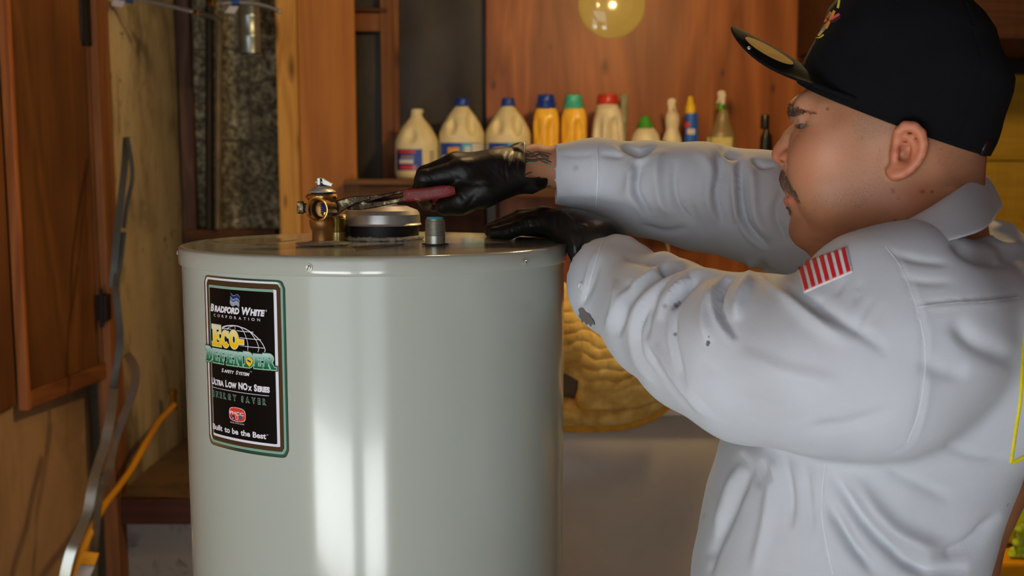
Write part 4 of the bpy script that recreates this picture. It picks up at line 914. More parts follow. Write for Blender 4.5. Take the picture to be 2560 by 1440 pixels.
i_cream = ink('cream_outline_ink', (206, 206, 170)); i_mint = ink('mint_outline_ink', (150, 190, 170)); i_dkg = ink('dark_green_ink', (22, 34, 26))
slabword('eco_lettering', [('E', 1), ('C', .8), ('O', .86), ('-', .7)], 535, 614.5, 862, 51, [(.085, i_dkg), (.05, i_cream), (.0, zgrad('yellow_fade_ink', zE0, zE1, [(0, (232, 176, 10)), (.5, (240, 200, 20)), (1, (214, 212, 190))]))], g+.0002)
slabword('defender_lettering', [('D', 1), ('E', .92), ('F', .92), ('E', .92), ('N', .92), ('D', 1.0), ('E', .92), ('R', 1)], 521.5, 692, 900, 36, [(.11, i_dkg), (.06, i_mint), (.0, zgrad('green_fade_ink', zD0, zD1, [(0, (10, 86, 52)), (.35, (36, 112, 80)), (.7, (128, 170, 160)), (1, (186, 206, 204))]))], g+.0010)
# shield
def cpoly(name, pts, mat, off): return obj(name, [onc(*cyl(x, y), off) for x, y in pts], [tuple(range(len(pts)))], mat, lab)
cpoly('shield', [(620, 896), (628.5, 891), (637, 899), (636, 908), (629, 916), (621, 906)], ink('yellow_ink', (226, 186, 20)), g+.0020)
cpoly('shield_flag', [(624, 897), (633, 902), (632.5, 906), (624, 901)], ink('blue_ink', (24, 40, 104)), g+.0022)
word('safety_text', [('S', 1), ('AFETY', .8), (' ', 1), ('S', 1), ('YSTEM', .8)], 557, 626, 929, 9, i_white, bold=.03, shear=.25, off=g)
word('trade_mark', [('TM', 1)], 627, 632, 930, 3, i_white, bold=0, off=g)
word('series_text', [('U', 1), ('LTRA', .8), (' ', 1), ('L', 1), ('OW', .8), (' ', 1), ('NO', 1), ('X', .62), (' ', 1), ('S', 1), ('ERIES', .8)], 532.5, 676, 958, 15, i_white, bold=.05, off=g)
aL, zL = cyl(533, 966.5); aR = cyl(675, 990)[0]
rrect(aL, aR, zL-.0003, zL+.0003, .0001, g, 'rule_line', i_white, lab)
slw = [(c_, .72) for c_ in 'ENERGY']
word('energy_text', slw+[(' ', 1.8)]+[(c_, .72) for c_ in 'SAVER'], 535, 668, 988.5, 12.5, i_sage, bold=.06, space=6, off=g)
word('energy_inner_text', slw+[(' ', 1.8)]+[(c_, .72) for c_ in 'SAVER'], 535.6, 667.5, 988, 11.6, i_dkg, bold=.012, space=6, off=g+.0002)
# badge
bc_a, bc_z = cyl(595.3, 1036)
def badge(w, h, mat, name, off, bul=.16):
    V = []; n = 44
    for i in range(n):
        a = 2*PI*i/n; x = math.copysign(abs(math.cos(a))**.32, math.cos(a)); y = math.copysign(abs(math.sin(a))**.5, math.sin(a)); y *= 1-bul*abs(x)**2*1.3
        V.append(onc(bc_a+x*w/LR, bc_z+y*h, off))
    return obj(name, V, [tuple(range(n))], mat, lab)
bw = (cyl(615, 1036)[0]-cyl(575.8, 1036)[0])*LR/2; bh = (cyl(595, 1019)[1]-cyl(595, 1053)[1])/2
badge(bw*1.03, bh*1.06, i_white, 'badge_rim', g); badge(bw*.97, bh*.98, ink('red_ink', (206, 58, 34)), 'red_badge', g+.0002)
word('badge_text', [('PHCC', 1)], 578, 612, 1033.5, 8, i_white, bold=.03, off=g+.0004, space=1.05)
for x, c_ in ((586.5, (22, 36, 90)), (595.5, (214, 60, 36)), (604, (60, 90, 120))):
    a_, z_ = cyl(x, 1043); V = [onc(a_+.0024*math.cos(t_*PI/8)/LR, z_+.0028*math.sin(t_*PI/8), g+.0005) for t_ in range(16)]; obj('badge_roundel', V, [tuple(range(16))], i_white if c_[0] > 200 else ink('roundel_ink', c_), lab)
    V = [onc(a_+.0018*math.cos(t_*PI/8)/LR, z_+.0022*math.sin(t_*PI/8), g+.0006) for t_ in range(16)]; obj('badge_roundel_face', V, [tuple(range(16))], ink('roundel_face_ink', c_), lab)
a_, z_ = cyl(586.5, 1044); obj('water_drop', [onc(a_+x*mm/LR, z_+y*mm, g+.0007) for x, y in ((0, 1.8), (.7, 0), (.6, -.9), (0, -1.4), (-.6, -.9), (-.7, 0))], [tuple(range(6))], i_white, lab)
word('badge_caption', [('OFFICIAL', .5), (' ', .5), ('WATER', .5), (' ', .5), ('HEATER', .5)], 578.5, 613, 1056, 3.2, i_white, bold=.0, off=g)
word('slogan_text', [('Built', 1), (' ', 1), ('to', 1), (' ', 1), ('be', 1), (' ', 1), ('the', 1), (' ', 1), ('Best', 1)], 535.5, 667, 1070.5, 13, i_white, bold=.03, off=g)
word('trade_mark', [('TM', 1)], 668.5, 673, 1088, 3, i_white, bold=0, off=g)
# company flag
def wavy(y0l, y1l, mat, nm):
    V = []; F = []; n = 14
    for i in range(n+1):
        t_ = i/n; x = 578+t_*23+.0; dy = 4*math.sin(t_*2*PI)+t_*12
        for yy in (y0l, y1l): V.append(onc(*cyl(x+(yy-732)*-.08+1.5, yy+dy), g+.0001))
    F = [(2*i, 2*i+1, 2*i+3, 2*i+2) for i in range(n)]; obj(nm, V, F, mat, lab)
wavy(731.5, 741, ink('navy_flag_ink', (26, 44, 104)), 'flag_stripe'); wavy(740.4, 741.6, i_white, 'flag_line'); wavy(741.6, 749, ink('slate_flag_ink', (84, 104, 138)), 'flag_stripe'); wavy(748.6, 749.8, i_white, 'flag_line'); wavy(749.8, 758, ink('pale_flag_ink', (140, 150, 164)), 'flag_stripe'); wavy(731, 731.9, i_white, 'flag_line')
# ================================================================ PERSON
MD = 1.12
man = thing('person', 'man in white work shirt, black cap and black gloves tightening the valve', 'person', (.55, 1.15, 0))
ROLL = math.radians(0.5); YAW = math.radians(-9); RC = np.array([P(2230, 520, MD)[0], MD, P(2200, 520, MD)[2]]); _c, _s = math.cos(ROLL), math.sin(ROLL)
RM = np.array(Matrix.Rotation(YAW, 3, 'Z'))@np.array([[1, 0, 0], [0, _c, -_s], [0, _s, _c]])      # head tilts towards the near shoulder
def toW(V): return (np.asarray(V, float)-RC)@RM.T+RC
def toH(V): return (np.asarray(V, float)-RC)@RM+RC
HCAM = toH(CAMP)
def h(px, py, w=0.0):
    r = ray(px, py)@RM; return HCAM+r*((MD-w-HCAM[1])/r[1])
SH = MD/FPX
# ---- head + neck (fine)
HV = Vol((h(1905, 400)[0], MD-.115, h(2000, 700)[2]), (h(2545, 400)[0], MD+.115, h(2000, 15)[2]), .0017)
hr = [(28, 2200, 2300, 2260, .02, 2), (45, 2120, 2370, 2270, .052, 2), (80, 2052, 2435, 2275, .066, 2.1), (130, 2034, 2470, 2280, .074, 2.2), (195, 2014, 2490, 2285, .0775, 2.25), (240, 2008, 2498, 2285, .078, 2.3),
      (270, 2004, 2493, 2280, .078, 2.3), (300, 2006, 2484, 2275, .0775, 2.3), (335, 2008, 2470, 2265, .0765, 2.3), (380, 2002, 2452, 2250, .075, 2.25), (420, 1990, 2436, 2235, .0735, 2.15), (455, 1987, 2420, 2215, .072, 2.1), (490, 1992, 2395, 2200, .069, 2.1),
      (525, 1996, 2350, 2190, .065, 2.1), (560, 1996, 2310, 2180, .058, 2.1), (590, 2004, 2270, 2170, .048, 2.1), (612, 2030, 2240, 2160, .034, 2), (628, 2075, 2200, 2140, .018, 2)]
HV.rows([(h(1985, a)[2], h(b, a)[0], h(c, a)[0], h(d_, a)[0], w, n) for a, b, c, d_, w, n in hr], MD)
for w in (0, .0): HV.cone(h(2265, 400), h(2300, 700), .062, .068, .03)
HV.cone(h(2160, 560), h(2290, 640), .036, .05, .03)
for sg in (1, -1):
    HV.cone(h(2070, 590, 0), np.array(h(2215, 500, 0))-(0, sg*.050, 0), .018, .024, .03)      # jaw line
    HV.ell(h(2100, 468)-np.array([0, sg*.045, 0]), (.036, .022, .034), .03)                     # cheek
    HV.ell(h(2062, 372)-np.array([0, sg*.044, 0]), (.026, .022, .014), .02)
    HV.ell(h(2100, 330)-np.array([0, sg*.050, 0]), (.034, .020, .020), .02)
    HV.ell(h(2004, 314)-np.array([0, sg*.034, 0]), (.009, .014, .0070), .012, 'cut')
    HV.cone(h(2003, 270)-np.array([0, sg*.010, 0]), h(2010, 270)-np.array([0, sg*.032, 0]), .0085, .0085, .012)
    HV.cone(h(2010, 270)-np.array([0, sg*.032, 0]), h(2036, 282)-np.array([0, sg*.048, 0]), .0085, .006, .022)
    HV.ell(h(2008, 388)-np.array([0, sg*.022, 0]), (.012, .013, .018), .014); HV.ell(h(2045, 420)-np.array([0, sg*.038, 0]), (.03, .022, .04), .03); HV.ell(h(2004, 352)-np.array([0, sg*.020, 0]), (.012, .012, .014), .012)
    HV.ell(h(2016, 320)-np.array([0, sg*.0315, 0]), (.0132, .0138, .0126), .003)              # lids
    HV.cone(h(2030, 338)-np.array([0, sg*.036, 0]), h(2048, 330)-np.array([0, sg*.048, 0]), .006, .006, .012)
    e_ = h(1993, 319)-np.array([0, sg*.036, 0]); HV.ell(e_, (.0150, .0130, .0025), .0014, 'cut', rot=Matrix.Rotation(math.radians(7), 3, 'Y'))
    # nose wing
    HV.ell(h(1974, 396)-np.array([0, sg*.0125, 0]), (.0125, .0085, .0090), .005)
    HV.ell(h(1958, 406)-np.array([0, sg*.0095, 0]), (.0068, .0055, .0038), .002, 'cut')
HV.chain([(h(2004, 306), .0066), (h(1978, 342), .0074), (h(1957, 372), .0072), (h(1948, 386), .0078)], .009)
HV.cone(h(1952, 392), h(1974, 404), .0068, .0080, .006)
# mouth
HV.ell(h(1980, 446), (.0125, .021, .0145), .010)
HV.cone(h(1976, 479, .0), h(1987, 487, .014), .0062, .004, .004); HV.cone(h(1976, 479, .0), h(1987, 487, -.014), .0062, .004, .004)
HV.ell(h(1993, 516), (.009, .02, .010), .008)
for sg in (1, -1):
    HV.chain([(h(1977, 500), .0068), (h(1984, 501)-np.array([0, sg*.012, 0]), .006), (h(1995, 500)-np.array([0, sg*.021, 0]), .0036)], .005)
    HV.chain([(h(1964, 489), .0022), (h(1980, 491)-np.array([0, sg*.013, 0]), .0018), (h(1998, 499)-np.array([0, sg*.024, 0]), .0012)], .002, 'cut')
HV.ell(h(2010, 574), (.0145, .02, .016), .014)
# ears
for sg in (1, -1):
    def e3(px, py, w): p = h(px+5, py+7, w); q = np.array(p); q[1] = MD-sg*w; return q
    RY = Matrix.Rotation(math.radians(14), 3, 'Y')
    HV.ell(e3(2266, 366, .082), (.0165, .0085, .027), .006, rot=RY)
    HV.ell(e3(2262, 368, .0935), (.0125, .0085, .0215), .004, 'cut', rot=RY)
    HV.chain([(e3(2246, 368, .083), .0035), (e3(2236, 345, .086), .0038), (e3(2241, 322, .090), .0042), (e3(2258, 308, .093), .0046), (e3(2280, 310, .0955), .0046), (e3(2297, 326, .097), .0046), (e3(2303, 350, .097), .0045), (e3(2300, 374, .0955), .0042), (e3(2289, 396, .093), .004), (e3(2272, 414, .0905), .004), (e3(2252, 427, .088), .0046), (e3(2232, 430, .085), .0056), (e3(2222, 421, .082), .005)], .004)
    HV.chain([(e3(2250, 332, .089), .002), (e3(2270, 338, .091), .0028), (e3(2282, 360, .0915), .0032), (e3(2278, 384, .0895), .003), (e3(2262, 402, .087), .0032), (e3(2244, 408, .0855), .003)], .004)
    HV.chain([(e3(2246, 354, .0885), .0022), (e3(2262, 356, .088), .002)], .003)
    HV.ell(e3(2251, 380, .0915), (.0080, .0125, .0098), .003, 'cut'); HV.ell(e3(2234, 376, .085), (.0042, .005, .0062), .004)
    HV.ell(e3(2240, 414, .0835), (.0085, .004, .0075), .005)
HV.half((0, MD, h(2000, 690)[2]), (0, 0, -1))
hv, hf = HV.mesh(); hv = quads_relax(hv, hf, 2, .5)
# ---- hands (shared by body and gloves)
def T(px, py, d, r): p = P(px, py, d); p[2] = max(p[2], TZ+r*.97); return (p, r)
def Q(px, py, d, r): return (P(px, py, d), r)
def right_hand(V, dr=0):
    wr = Q(1335, 416, 1.415, .0265)
    mcp = [Q(1155, 430, 1.360, .0175), Q(1135, 416, 1.385, .0175), Q(1142, 410, 1.41, .0165), Q(1165, 410, 1.432, .0145)]
    for i, m_ in enumerate(mcp): V.chain([wr, (P(1245, 425+[4, 0, 0, 2][i], 1.375+.014*i), .0235-.001*i), m_], .016, dr=dr)
    V.chain([mcp[0], Q(1062, 449, 1.352, .0128), Q(1050, 478, 1.36, .0108), Q(1064, 500, 1.378, .0098)], .005, dr=dr)
    V.chain([mcp[1], Q(1064, 437, 1.382, .0125), Q(1050, 478, 1.39, .011), Q(1064, 507, 1.388, .0100)], .004, dr=dr)
    V.chain([mcp[2], Q(1082, 434, 1.41, .012), Q(1066, 482, 1.415, .011), Q(1086, 512, 1.400, .0098)], .004, dr=dr)
    V.chain([mcp[3], Q(1110, 436, 1.436, .0105), Q(1096, 480, 1.438, .0098), Q(1112, 510, 1.425, .009)], .004, dr=dr)
    V.chain([Q(1285, 440, 1.385, .025), Q(1205, 474, 1.354, .0225), Q(1152, 502, 1.347, .0165), Q(1112, 516, 1.352, .0122)], .012, dr=dr)
    V.cone(P(1240, 440, 1.37), P(1170, 450, 1.365), .024+dr, .016+dr, .014)
def left_hand(V, dr=0):
    wr = Q(1462, 592, 1.345, .0262)
    mcp = [Q(1372, 557, 1.375, .0145), Q(1362, 550, 1.398, .0165), Q(1358, 546, 1.423, .0170), Q(1364, 546, 1.448, .0165)]
    for i, m_ in enumerate(mcp): V.chain([wr, (P(1415, 566, 1.36+.02*i), .0210), m_], .010, dr=dr)
    V.chain([mcp[0], Q(1322, 562, 1.388, .0115), T(1270, 580, 1.405, .0104), T(1236, 590, 1.412, .0095)], .005, dr=dr)
    V.chain([mcp[1], Q(1308, 552, 1.425, .0125), T(1256, 572, 1.45, .0113), T(1228, 584, 1.462, .0100)], .004, dr=dr)
    V.chain([mcp[2], Q(1304, 545, 1.458, .0128), T(1252, 565, 1.49, .0113), T(1226, 576, 1.507, .0100)], .004, dr=dr)
    V.chain([mcp[3], Q(1310, 545, 1.486, .0125), T(1268, 562, 1.52, .0110), T(1242, 570, 1.54, .0098)], .004, dr=dr)
    V.chain([Q(1420, 575, 1.41, .019), Q(1366, 572, 1.462, .0155), T(1330, 576, 1.49, .0130), T(1302, 582, 1.50, .0110)], .008, dr=dr)
# ---- hidden body + arms (coarser)
BV = Vol((-.06, .86, .80), (.86, 1.58, 1.66), .005)
right_hand(BV, -.0035); left_hand(BV, -.0035)
BV.chain([Q(1335, 416, 1.415, .0255), Q(1400, 419, 1.42, .0285), Q(1620, 470, 1.40, .040), Q(1900, 520, 1.36, .045), Q(2250, 660, 1.3, .06)], .01)
BV.chain([Q(1462, 592, 1.345, .025), Q(1560, 700, 1.26, .035), Q(1830, 880, 1.07, .048), Q(2280, 850, 1.0, .062)], .01)
BV.chain([Q(2320, 720, 1.13, .060), Q(2320, 850, 1.14, .09), Q(2260, 1100, 1.15, .13), Q(2140, 1420, 1.15, .14), (np.array([.38, 1.15, .92]), .15)], .03)
BV.cone(P(2310, 650, MD), P(2320, 740, MD), .066, .066, .02)
bv, bf = BV.mesh(); bv = quads_relax(bv, bf, 2)
LV = Vol((.1, .9, .0), (.9, 1.42, 1.0), .012)
feet = [((.52, 1.02, .08)), ((.50, 1.29, .08))]
for sg, ft in zip((-1, 1), feet):
    LV.chain([((.39, 1.15+sg*.085, .90), .10), ((.44, 1.15+sg*.10, .50), .065), ((ft[0], ft[1], .09), .045)], .03); LV.cone((ft[0], ft[1], .05), (ft[0]-.16, ft[1], .035), .04, .03, .02)
lv_, lf = LV.mesh(); lv_ = quads_relax(lv_, lf, 2)
n1, n2 = len(hv), len(hv)+len(bv)
AV = np.concatenate([hv, bv, lv_]); AF = list(hf)+[tuple(i+n1 for i in f) for f in bf]+[tuple(i+n2 for i in f) for f in lf]
# painted skin colour, with shade put into nostril and ear hollow
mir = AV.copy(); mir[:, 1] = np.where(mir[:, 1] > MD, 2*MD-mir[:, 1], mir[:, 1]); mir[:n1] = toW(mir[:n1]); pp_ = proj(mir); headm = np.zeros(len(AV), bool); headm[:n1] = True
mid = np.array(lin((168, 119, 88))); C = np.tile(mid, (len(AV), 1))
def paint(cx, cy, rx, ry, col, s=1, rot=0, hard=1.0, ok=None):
    global C
    d_ = pp_-np.array([cx, cy]); c_, s_ = math.cos(rot), math.sin(rot); u = (d_[:, 0]*c_+d_[:, 1]*s_)/rx; v = (-d_[:, 0]*s_+d_[:, 1]*c_)/ry
    w = np.exp(-(u*u+v*v)**hard)*s*(headm if ok is None else ok); C = C*(1-w[:, None])+np.array(lin(col))*w[:, None]
nz = np.sin(AV[:, 0]*900)*np.sin(AV[:, 2]*1100+AV[:, 1]*800); nz2 = np.sin(AV[:, 0]*60+2)*np.sin(AV[:, 2]*75)*np.sin(AV[:, 1]*50)
C *= (1+.035*nz2)[:, None]
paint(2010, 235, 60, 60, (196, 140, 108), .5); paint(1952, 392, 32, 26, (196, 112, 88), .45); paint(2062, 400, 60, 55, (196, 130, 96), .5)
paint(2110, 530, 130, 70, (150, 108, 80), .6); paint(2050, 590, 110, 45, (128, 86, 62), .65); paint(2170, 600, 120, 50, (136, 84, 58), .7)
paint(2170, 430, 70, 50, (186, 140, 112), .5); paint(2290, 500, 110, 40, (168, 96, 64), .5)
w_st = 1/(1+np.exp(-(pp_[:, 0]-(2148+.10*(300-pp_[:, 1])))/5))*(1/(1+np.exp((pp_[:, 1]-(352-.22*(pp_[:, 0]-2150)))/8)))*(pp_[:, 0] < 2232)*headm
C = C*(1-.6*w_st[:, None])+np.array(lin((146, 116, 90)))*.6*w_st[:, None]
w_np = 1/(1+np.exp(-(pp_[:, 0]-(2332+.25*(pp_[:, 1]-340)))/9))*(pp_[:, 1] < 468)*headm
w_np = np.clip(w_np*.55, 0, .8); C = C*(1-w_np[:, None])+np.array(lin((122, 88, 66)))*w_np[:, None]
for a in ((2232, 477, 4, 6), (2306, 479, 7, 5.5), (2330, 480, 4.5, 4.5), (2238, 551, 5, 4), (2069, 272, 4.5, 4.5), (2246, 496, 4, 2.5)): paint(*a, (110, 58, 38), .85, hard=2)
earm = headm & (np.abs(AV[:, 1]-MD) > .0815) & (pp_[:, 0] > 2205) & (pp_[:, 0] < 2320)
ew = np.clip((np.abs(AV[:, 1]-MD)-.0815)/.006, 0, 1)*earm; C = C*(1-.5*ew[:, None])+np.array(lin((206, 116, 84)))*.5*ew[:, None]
paint(2254, 378, 12, 14, (150, 70, 50), .6); paint(1972, 486, 16, 5, (150, 84, 66), .6); paint(1976, 503, 18, 7, (196, 112, 92), .8); paint(2028, 330, 18, 8, (170, 100, 80), .5); paint(1957, 404, 7, 4, (60, 26, 18), .9)  # ear hollow and nostril painted dark as shade; lips and eye corner tinted
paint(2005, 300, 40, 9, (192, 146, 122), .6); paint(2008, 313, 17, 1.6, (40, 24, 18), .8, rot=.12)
earC = None
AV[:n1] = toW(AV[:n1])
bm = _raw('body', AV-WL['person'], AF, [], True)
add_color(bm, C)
sk = NT('skin'); at = sk.n('ShaderNodeAttribute', attribute_name='Col'); v = sk.coord(); n_ = sk.noise(v, 420, 4, .6); n3 = sk.noise(v, 38, 3)
col = sk.mix(sk.math('MULTIPLY', sk.ramp(n3, [(.35, (0, 0, 0)), (.7, (1, 1, 1))]), .28), at.outputs['Color'], lin((176, 104, 76)))
col = sk.mix(sk.math('MULTIPLY', sk.ramp(n_, [(.5, (0, 0, 0)), (.75, (1, 1, 1))]), .22), col, lin((120, 76, 54)))
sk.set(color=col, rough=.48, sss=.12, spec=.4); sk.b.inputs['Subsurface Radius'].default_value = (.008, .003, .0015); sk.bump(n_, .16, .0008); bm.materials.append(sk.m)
body = bpy.data.objects.new('body', bm); COL.objects.link(body); body.parent = man; WL['body'] = WL['person']
tree = BVHTree.FromPolygons([tuple(x) for x in hv.tolist()], hf)
HEADTREES = [tree]; HEAD0 = set(o.name for o in bpy.data.objects)
def hit(tr, px, py, after=0):
    rr_ = ray(px, py); cp = CAMP
    if tr in HEADTREES: rr_ = rr_@RM; cp = HCAM
    r = Vector(rr_); r.normalize(); o_ = Vector(cp)+r*after; q = tr.ray_cast(o_, r); return (None, None) if q[0] is None else (np.array(q[0]), np.array(q[1]))
# eyes
for sg in (1, -1):
    c = h(2016, 320)-np.array([0, sg*.0315, 0]); m = M(); ax = np.array([-1, -.10*1, -.14]); ax /= np.linalg.norm(ax)
    prof = [(.0119*math.sin(a), .0119*math.cos(a)) for a in np.linspace(PI, 0.001, 28)]
    m.lathe(prof, c, axis=ax, n=36, cap=False); mi = []
    for i in range(27): mi += [0 if i < 17 else (1 if i < 24 else 2)]*36
    m.mi = mi; m.obj('eyeball', [plain('eye_white', (214, 206, 200), .12, vary=.03), plain('iris_brown', (104, 100, 92), .1), plain('pupil_black', (8, 8, 8), .08)], man, smooth=True)
# ---- hair strands
hairm = plain('dark_brown_hair', (44, 30, 20), .55, vary=.3, scale=300)
def strands(name, poly, n, dirs, ln, wd, mat=hairm, jit=.35, lift=.35, par=man, mirror=True):
    """random hairs rooted where photo-pixel polygon meets the head"""
    poly = np.array(poly, float); lo, hi = poly.min(0), poly.max(0); V = []; F = []; k = 0; rs = random.Random(len(name)*7+n)
    def inside(x, y):
        c_ = False
        for i in range(len(poly)):
            x1, y1 = poly[i]; x2, y2 = poly[i-1]
            if (y1 > y) != (y2 > y) and x < (x2-x1)*(y-y1)/(y2-y1)+x1: c_ = not c_
        return c_
    while k < n:
        x = rs.uniform(lo[0], hi[0]); y = rs.uniform(lo[1], hi[1])
        if not inside(x, y): continue
        k += 1; p, nn_ = hit(tree, x, y)
        if p is None or p[1] > MD+.03: continue
        dx, dy = dirs(x, y); dr = np.array([dx+rs.uniform(-jit, jit), rs.uniform(-jit, jit)*.6, -dy+rs.uniform(-jit, jit)]); dr /= np.linalg.norm(dr); dr = dr-nn_*(dr@nn_)*.9+nn_*lift; dr /= np.linalg.norm(dr)
        L_ = ln*rs.uniform(.6, 1.15); side = np.cross(dr, nn_); side /= np.linalg.norm(side)+1e-9
        for sgn in ((1, -1) if mirror else (1,)):
            b = len(V); q0 = p-nn_*.0008; q1 = p+dr*L_*.5+nn_*.0; q2 = p+dr*L_-nn_*L_*.25
            for q, w_ in ((q0, wd), (q1, wd*.8), (q2, wd*.15)):
                for s_ in (side*w_, nn_*w_, -side*w_): v_ = q+s_; V.append((v_[0], v_[1] if sgn > 0 else 2*MD-v_[1], v_[2]))
            for a_ in (0, 3):
                for j in range(3): F.append((b+a_+j, b+a_+(j+1) % 3, b+a_+3+(j+1) % 3, b+a_+3+j))
            F.append((b+6, b+7, b+8))
    return tag(obj(name, V, F, mat, par), kind='stuff')
strands('eyebrow', [(1958, 272), (1972, 264), (1990, 267), (2004, 274), (2012, 280), (1996, 284), (1980, 287), (1968, 281)], 800, lambda x, y: (1, .15), .0055, .0002, lift=.12)
strands('eyebrow', [(2000, 273), (2020, 277), (2038, 283), (2020, 284)], 90, lambda x, y: (1, .2), .005, .00016, plain('light_brown_hair', (104, 60, 40), .6), lift=.2)
mous = plain('brown_moustache_hair', (66, 50, 36), .6, vary=.4, scale=300)
strands('moustache', [(1946, 428), (1958, 418), (1966, 432), (1976, 456), (1990, 478), (1999, 500), (1992, 500), (1982, 486), (1966, 474), (1950, 466), (1942, 452)], 620, lambda x, y: (.1+.6*(x > 1970), .9), .0062, .0002, mous, lift=.35)
strands('chin_tuft', [(1960, 514), (1974, 515), (1978, 530), (1970, 534), (1962, 524)], 120, lambda x, y: (-.1, .9), .005, .0002, mous, lift=.35)
strands('eyelashes', [(1990, 310), (2004, 312), (2016, 314), (2014, 317), (1998, 316)], 45, lambda x, y: (-1, .45), .0065, .00016, lift=.6, jit=.2)
strands('stubble', [(2000, 545), (2060, 520), (2150, 520), (2200, 470), (2215, 430), (2200, 360), (2180, 440), (2130, 480), (2040, 480), (2010, 520)], 900, lambda x, y: (.3, .8), .0009, .00013, lift=.8)
strands('hair_fade', [(2125, 300), (2135, 255), (2200, 285), (2232, 306), (2225, 325), (2190, 345), (2140, 352)], 900, lambda x, y: (.2, .8), .0013, .00009, plain('cropped_hair', (92, 72, 54), .7), lift=.5)
strands('hair_fade', [(2330, 345), (2440, 375), (2476, 345), (2470, 400), (2450, 436), (2400, 455), (2360, 440), (2345, 400)], 1500, lambda x, y: (.2, .8), .0013, .00009, bpy.data.materials['cropped_hair'], lift=.5)
# ---- cap
CO = h(2235, 290); sx_ = np.array([.934, 0, -.358]); tx_ = np.array([.358, 0, .934])
capm = plain('black_wool_cap', (11, 11, 14), .95, vary=.15, scale=60, bump=.35, bscale=500, bdist=.001, spec=.15)
prof_t = [-4, 30, 60, 90, 120, 150, 175, 200, 225, 250, 272, 292, 308, 320, 329, 335]
def interp(t, k): return np.interp(t, [a[0] for a in CAPR], [a[k] for a in CAPR])
CAPR = [(-4, -248, 236, .0815), (30, -250, 236, .083), (60, -250, 233, .084), (110, -248, 224, .0845), (150, -244, 216, .083), (175, -248, 209, .081), (200, -241, 186, .0775), (231, -232, 146, .071), (262, -215, 120, .062), (288, -190, 81, .051), (308, -160, 34, .039), (320, -130, -3, .029), (329, -95, -33, .0185), (335, -58, -70, .004)]
NA = 240; CK = .19
def x_neg(a): return math.cos(a) < 0
def cap_pt(t, a, off=0):
    sf, sb, w = interp(t, 1), interp(t, 2), interp(t, 3); sc = (sf+sb)/2; A_ = (sb-sf)/2*SH; n = 2.25 if x_neg(a) else 2.6
    x, y = math.cos(a), math.sin(a); k = (abs(x)**n+abs(y)**n)**(-1/n); x *= k; y *= k
    dt = (42*max(0, -x)-42*max(0, x)**1.3-10*max(0, 1-abs(x)))*max(0, 1-max(t, 0)/150)
    seam = 0
    for am in (0, PI/3, 2*PI/3, PI, 4*PI/3, 5*PI/3):
        d_ = abs((a-am+PI) % (2*PI)-PI)*A_; seam -= .0009*math.exp(-(d_/.0018)**2)
    o_ = off+seam+.0012*math.sin(a*5+t*.03)*math.sin(t*.02+a)
    wn = (w+o_)*y; tt = t*SH
    return CO+sx_*(sc*SH+(A_+o_)*x)+np.array([0, -1, 0])*(wn+CK*max(tt, 0)*.9)+tx_*(tt-CK*wn)
ts = list(np.interp(np.linspace(0, len(prof_t)-1, 62), range(len(prof_t)), prof_t)); V = []; F = []
def arch(a):
    aw = abs((a+PI) % (2*PI)-PI); return -4+154*max(0, 1-(aw/.38)**2)
AJ = [2*PI*j/NA for j in range(NA)]
AJ = [(a+PI) % (2*PI)-PI for a in AJ]; AJ = [math.copysign(abs(a)**1.0, a) for a in AJ]
for t in ts:
    for a in AJ: tb = arch(a); V.append(cap_pt(tb+(t+4)*(335-tb)/339, a))
for i in range(len(ts)-1):
    for j in range(NA):
        t = (ts[i]+ts[i+1])/2; a = 2*PI*(j+.5)/NA; aw = abs((a+PI) % (2*PI)-PI)
        F.append((i*NA+j, i*NA+(j+1) % NA, (i+1)*NA+(j+1) % NA, (i+1)*NA+j))
F.append(tuple((len(ts)-1)*NA+j for j in range(NA)))
crown = obj('cap_crown', V, F, capm, man, smooth=True, solid=.0022)
ctree = BVHTree.FromPolygons([tuple(x) for x in V], F); HEADTREES.append(ctree)
top = cap_pt(335, 0); m = M(); m.lathe([(.009, -.002), (.0085, .003), (.005, .005), (.001, .0055)], CO+sx_*(-50*SH)+tx_*(335*SH), axis=tx_, n=20); m.obj('cap_button', capm, crown, smooth=True)
for a, t in ((PI/2+.45, 250), (PI/2-.5, 250), (PI*1.5-.45, 250), (PI*1.5+.5, 250)):
    c = cap_pt(t, a, .0008); nr = c-(CO+tx_*150*SH); nr /= np.linalg.norm(nr); m = M(); m.lathe([(.0016, 0), (.0032, .0002), (.0034, .0008), (.0022, .0012)], c, axis=nr, n=16, cap=False); m.obj('eyelet', capm, crown, smooth=True)
# strap at the back
V = []; F = []; k = 30
for i in range(k+1):
    a = -.72+1.44*i/k
    for t in (-6, 32): V.append(cap_pt(t, a, .0012 if t > 0 else .0006)-sx_*.004*(1 if abs(a) < .6 else 0))
for i in range(k): F.append((2*i, 2*i+1, 2*i+3, 2*i+2))
strap_ = obj('cap_strap', V, F, plain('black_plastic_strap', (18, 17, 16), .35), man, smooth=True, solid=.0016)
for i in range(7):
    a = .16+.075*i; c = cap_pt(14, a, .0018)-sx_*.0035; m = M(); m.lathe([(.0018, 0), (.0016, .0012), (.0008, .0016)], c, axis=sx_*math.cos(a)+np.array([0, -math.sin(a), 0]), n=12); m.obj('snap_stud', plain('grey_stud', (90, 88, 86), .4), strap_, smooth=True)
